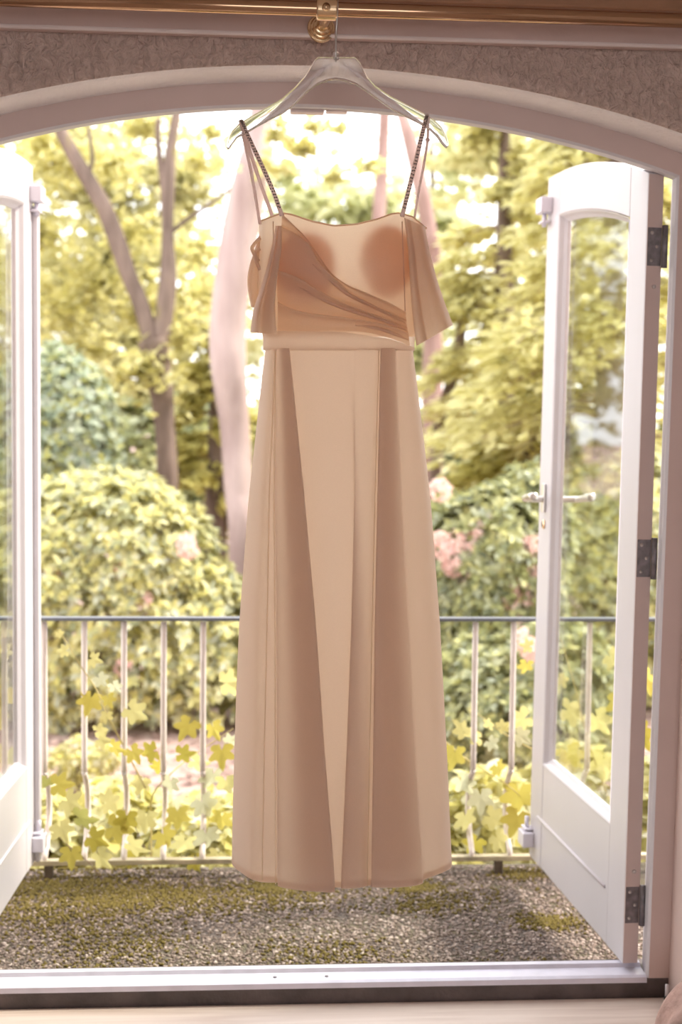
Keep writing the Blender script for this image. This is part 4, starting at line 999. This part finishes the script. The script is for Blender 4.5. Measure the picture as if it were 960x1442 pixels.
vine('yellow vine shoot climbing the first bars left of the dress', [(205, 1110), (180, 1062), (163, 1030), (148, 1000), (135, 970), (115, 940), (98, 912), (80, 884)], 3.64,
     [(85, 893, 16, 150, 1), (92, 916, 22, 185, 1), (130, 928, 26, -10, 1), (140, 955, 26, -50, 3), (160, 965, 24, -60, 3), (128, 983, 42, -110, 0), (152, 983, 26, -60, 0), (150, 1006, 22, -90, 1), (138, 1029, 26, 10, 1), (140, 1041, 32, 0, 1), (160, 1052, 30, -20, 0), (186, 1058, 34, -60, 0), (185, 1000, 42, -35, 1), (215, 1058, 36, 200, 2)])
vine('yellow vine with broad leaves reaching up beside the left side of the skirt', [(213, 1225), (213, 1160), (215, 1120), (240, 1090), (270, 1065), (300, 1045), (328, 1026)], 3.72,
     [(266, 1020, 42, -120, 0), (300, 1024, 34, -60, 0), (255, 1062, 34, 0, 2), (275, 1072, 36, -20, 1), (312, 1057, 44, -80, 0), (318, 962, 44, 10, 1), (322, 1045, 26, 40, 3), (240, 1100, 34, -100, 3), (300, 1090, 46, -100, 3), (285, 1130, 46, -60, 3), (225, 1080, 30, 190, 2), (200, 1100, 34, -120, 1), (318, 1100, 40, -80, 1), (250, 1145, 40, -90, 0)])
vine('vine leaves trailing over the foot of the left bars', [(75, 1170), (95, 1190), (125, 1215), (145, 1240)], 3.60,
     [(80, 1105, 40, 0, 0), (66, 1098, 30, -100, 4), (95, 1128, 46, -20, 1), (112, 1152, 44, -10, 4), (85, 1165, 40, -60, 1), (130, 1180, 40, -20, 2), (150, 1130, 40, 10, 1), (160, 1165, 46, -10, 0), (185, 1190, 44, -30, 1), (178, 1150, 40, -100, 2), (100, 1200, 40, -90, 0), (140, 1205, 40, -50, 1)], 'tendril', 0.002)
vine('vine leaves tangled low between the bars next to the skirt hem', [(240, 1230), (205, 1195), (190, 1165), (176, 1150)], 3.74,
     [(205, 1150, 40, -90, 1), (230, 1175, 44, -60, 0), (260, 1185, 46, -100, 1), (290, 1175, 46, -80, 3), (312, 1150, 40, -100, 0), (180, 1205, 34, -40, 2), (225, 1205, 38, -120, 1), (275, 1210, 38, -60, 2), (305, 1205, 34, -120, 1), (300, 1130, 38, -90, 1)], 'tendril', 0.002)
vine('vine shoot arching up from the skirt edge across the right bars', [(626, 1044), (655, 1068), (690, 1090), (720, 1110), (742, 1132)], 3.70,
     [(652, 1030, 34, 120, 1), (640, 1060, 46, -100, 0), (690, 1045, 26, -40, 3), (672, 1038, 34, 150, 1), (700, 1080, 34, -60, 0), (730, 1115, 60, -95, 0), (728, 1150, 50, -110, 0), (650, 1100, 42, -60, 3), (676, 1120, 46, -90, 3), (690, 1150, 40, -30, 1), (655, 1150, 44, -80, 1), (700, 1180, 40, -60, 1), (670, 1185, 40, -120, 2)])
vine('vine shoot with small pale leaves beside the edge of the door with the handle', [(760, 1060), (730, 1045), (705, 1030), (690, 1018), (672, 1005)], 3.75,
     [(738, 1012, 46, -150, 1), (745, 910, 24, 170, 1), (741, 935, 28, -100, 0), (730, 1035, 34, -30, 3), (705, 1024, 24, 30, 1), (688, 1022, 22, 60, 1)])
vine('vine behind the pane of the handled door', [(900, 1200), (860, 1130), (830, 1050), (810, 970), (790, 900)], 3.85,
     [(788, 955, 26, -60, 1), (800, 1000, 50, -30, 1), (840, 1010, 50, -60, 1), (870, 985, 50, -90, 0), (800, 1060, 54, -60, 0), (850, 1070, 54, -90, 1), (880, 1110, 54, -60, 0), (830, 1130, 50, -100, 1), (905, 950, 50, -80, 0), (860, 925, 40, -40, 1), (900, 1030, 50, -60, 2)])
vine('vine leaves seen through the pane of the cut-off door', [(-30, 1150), (0, 1080), (5, 1000), (10, 920)], 3.75,
     [(5, 920, 26, 60, 1), (6, 975, 44, -100, 0), (-10, 1010, 44, -60, 0), (10, 1060, 44, -100, 1), (-20, 1110, 44, -60, 1)])
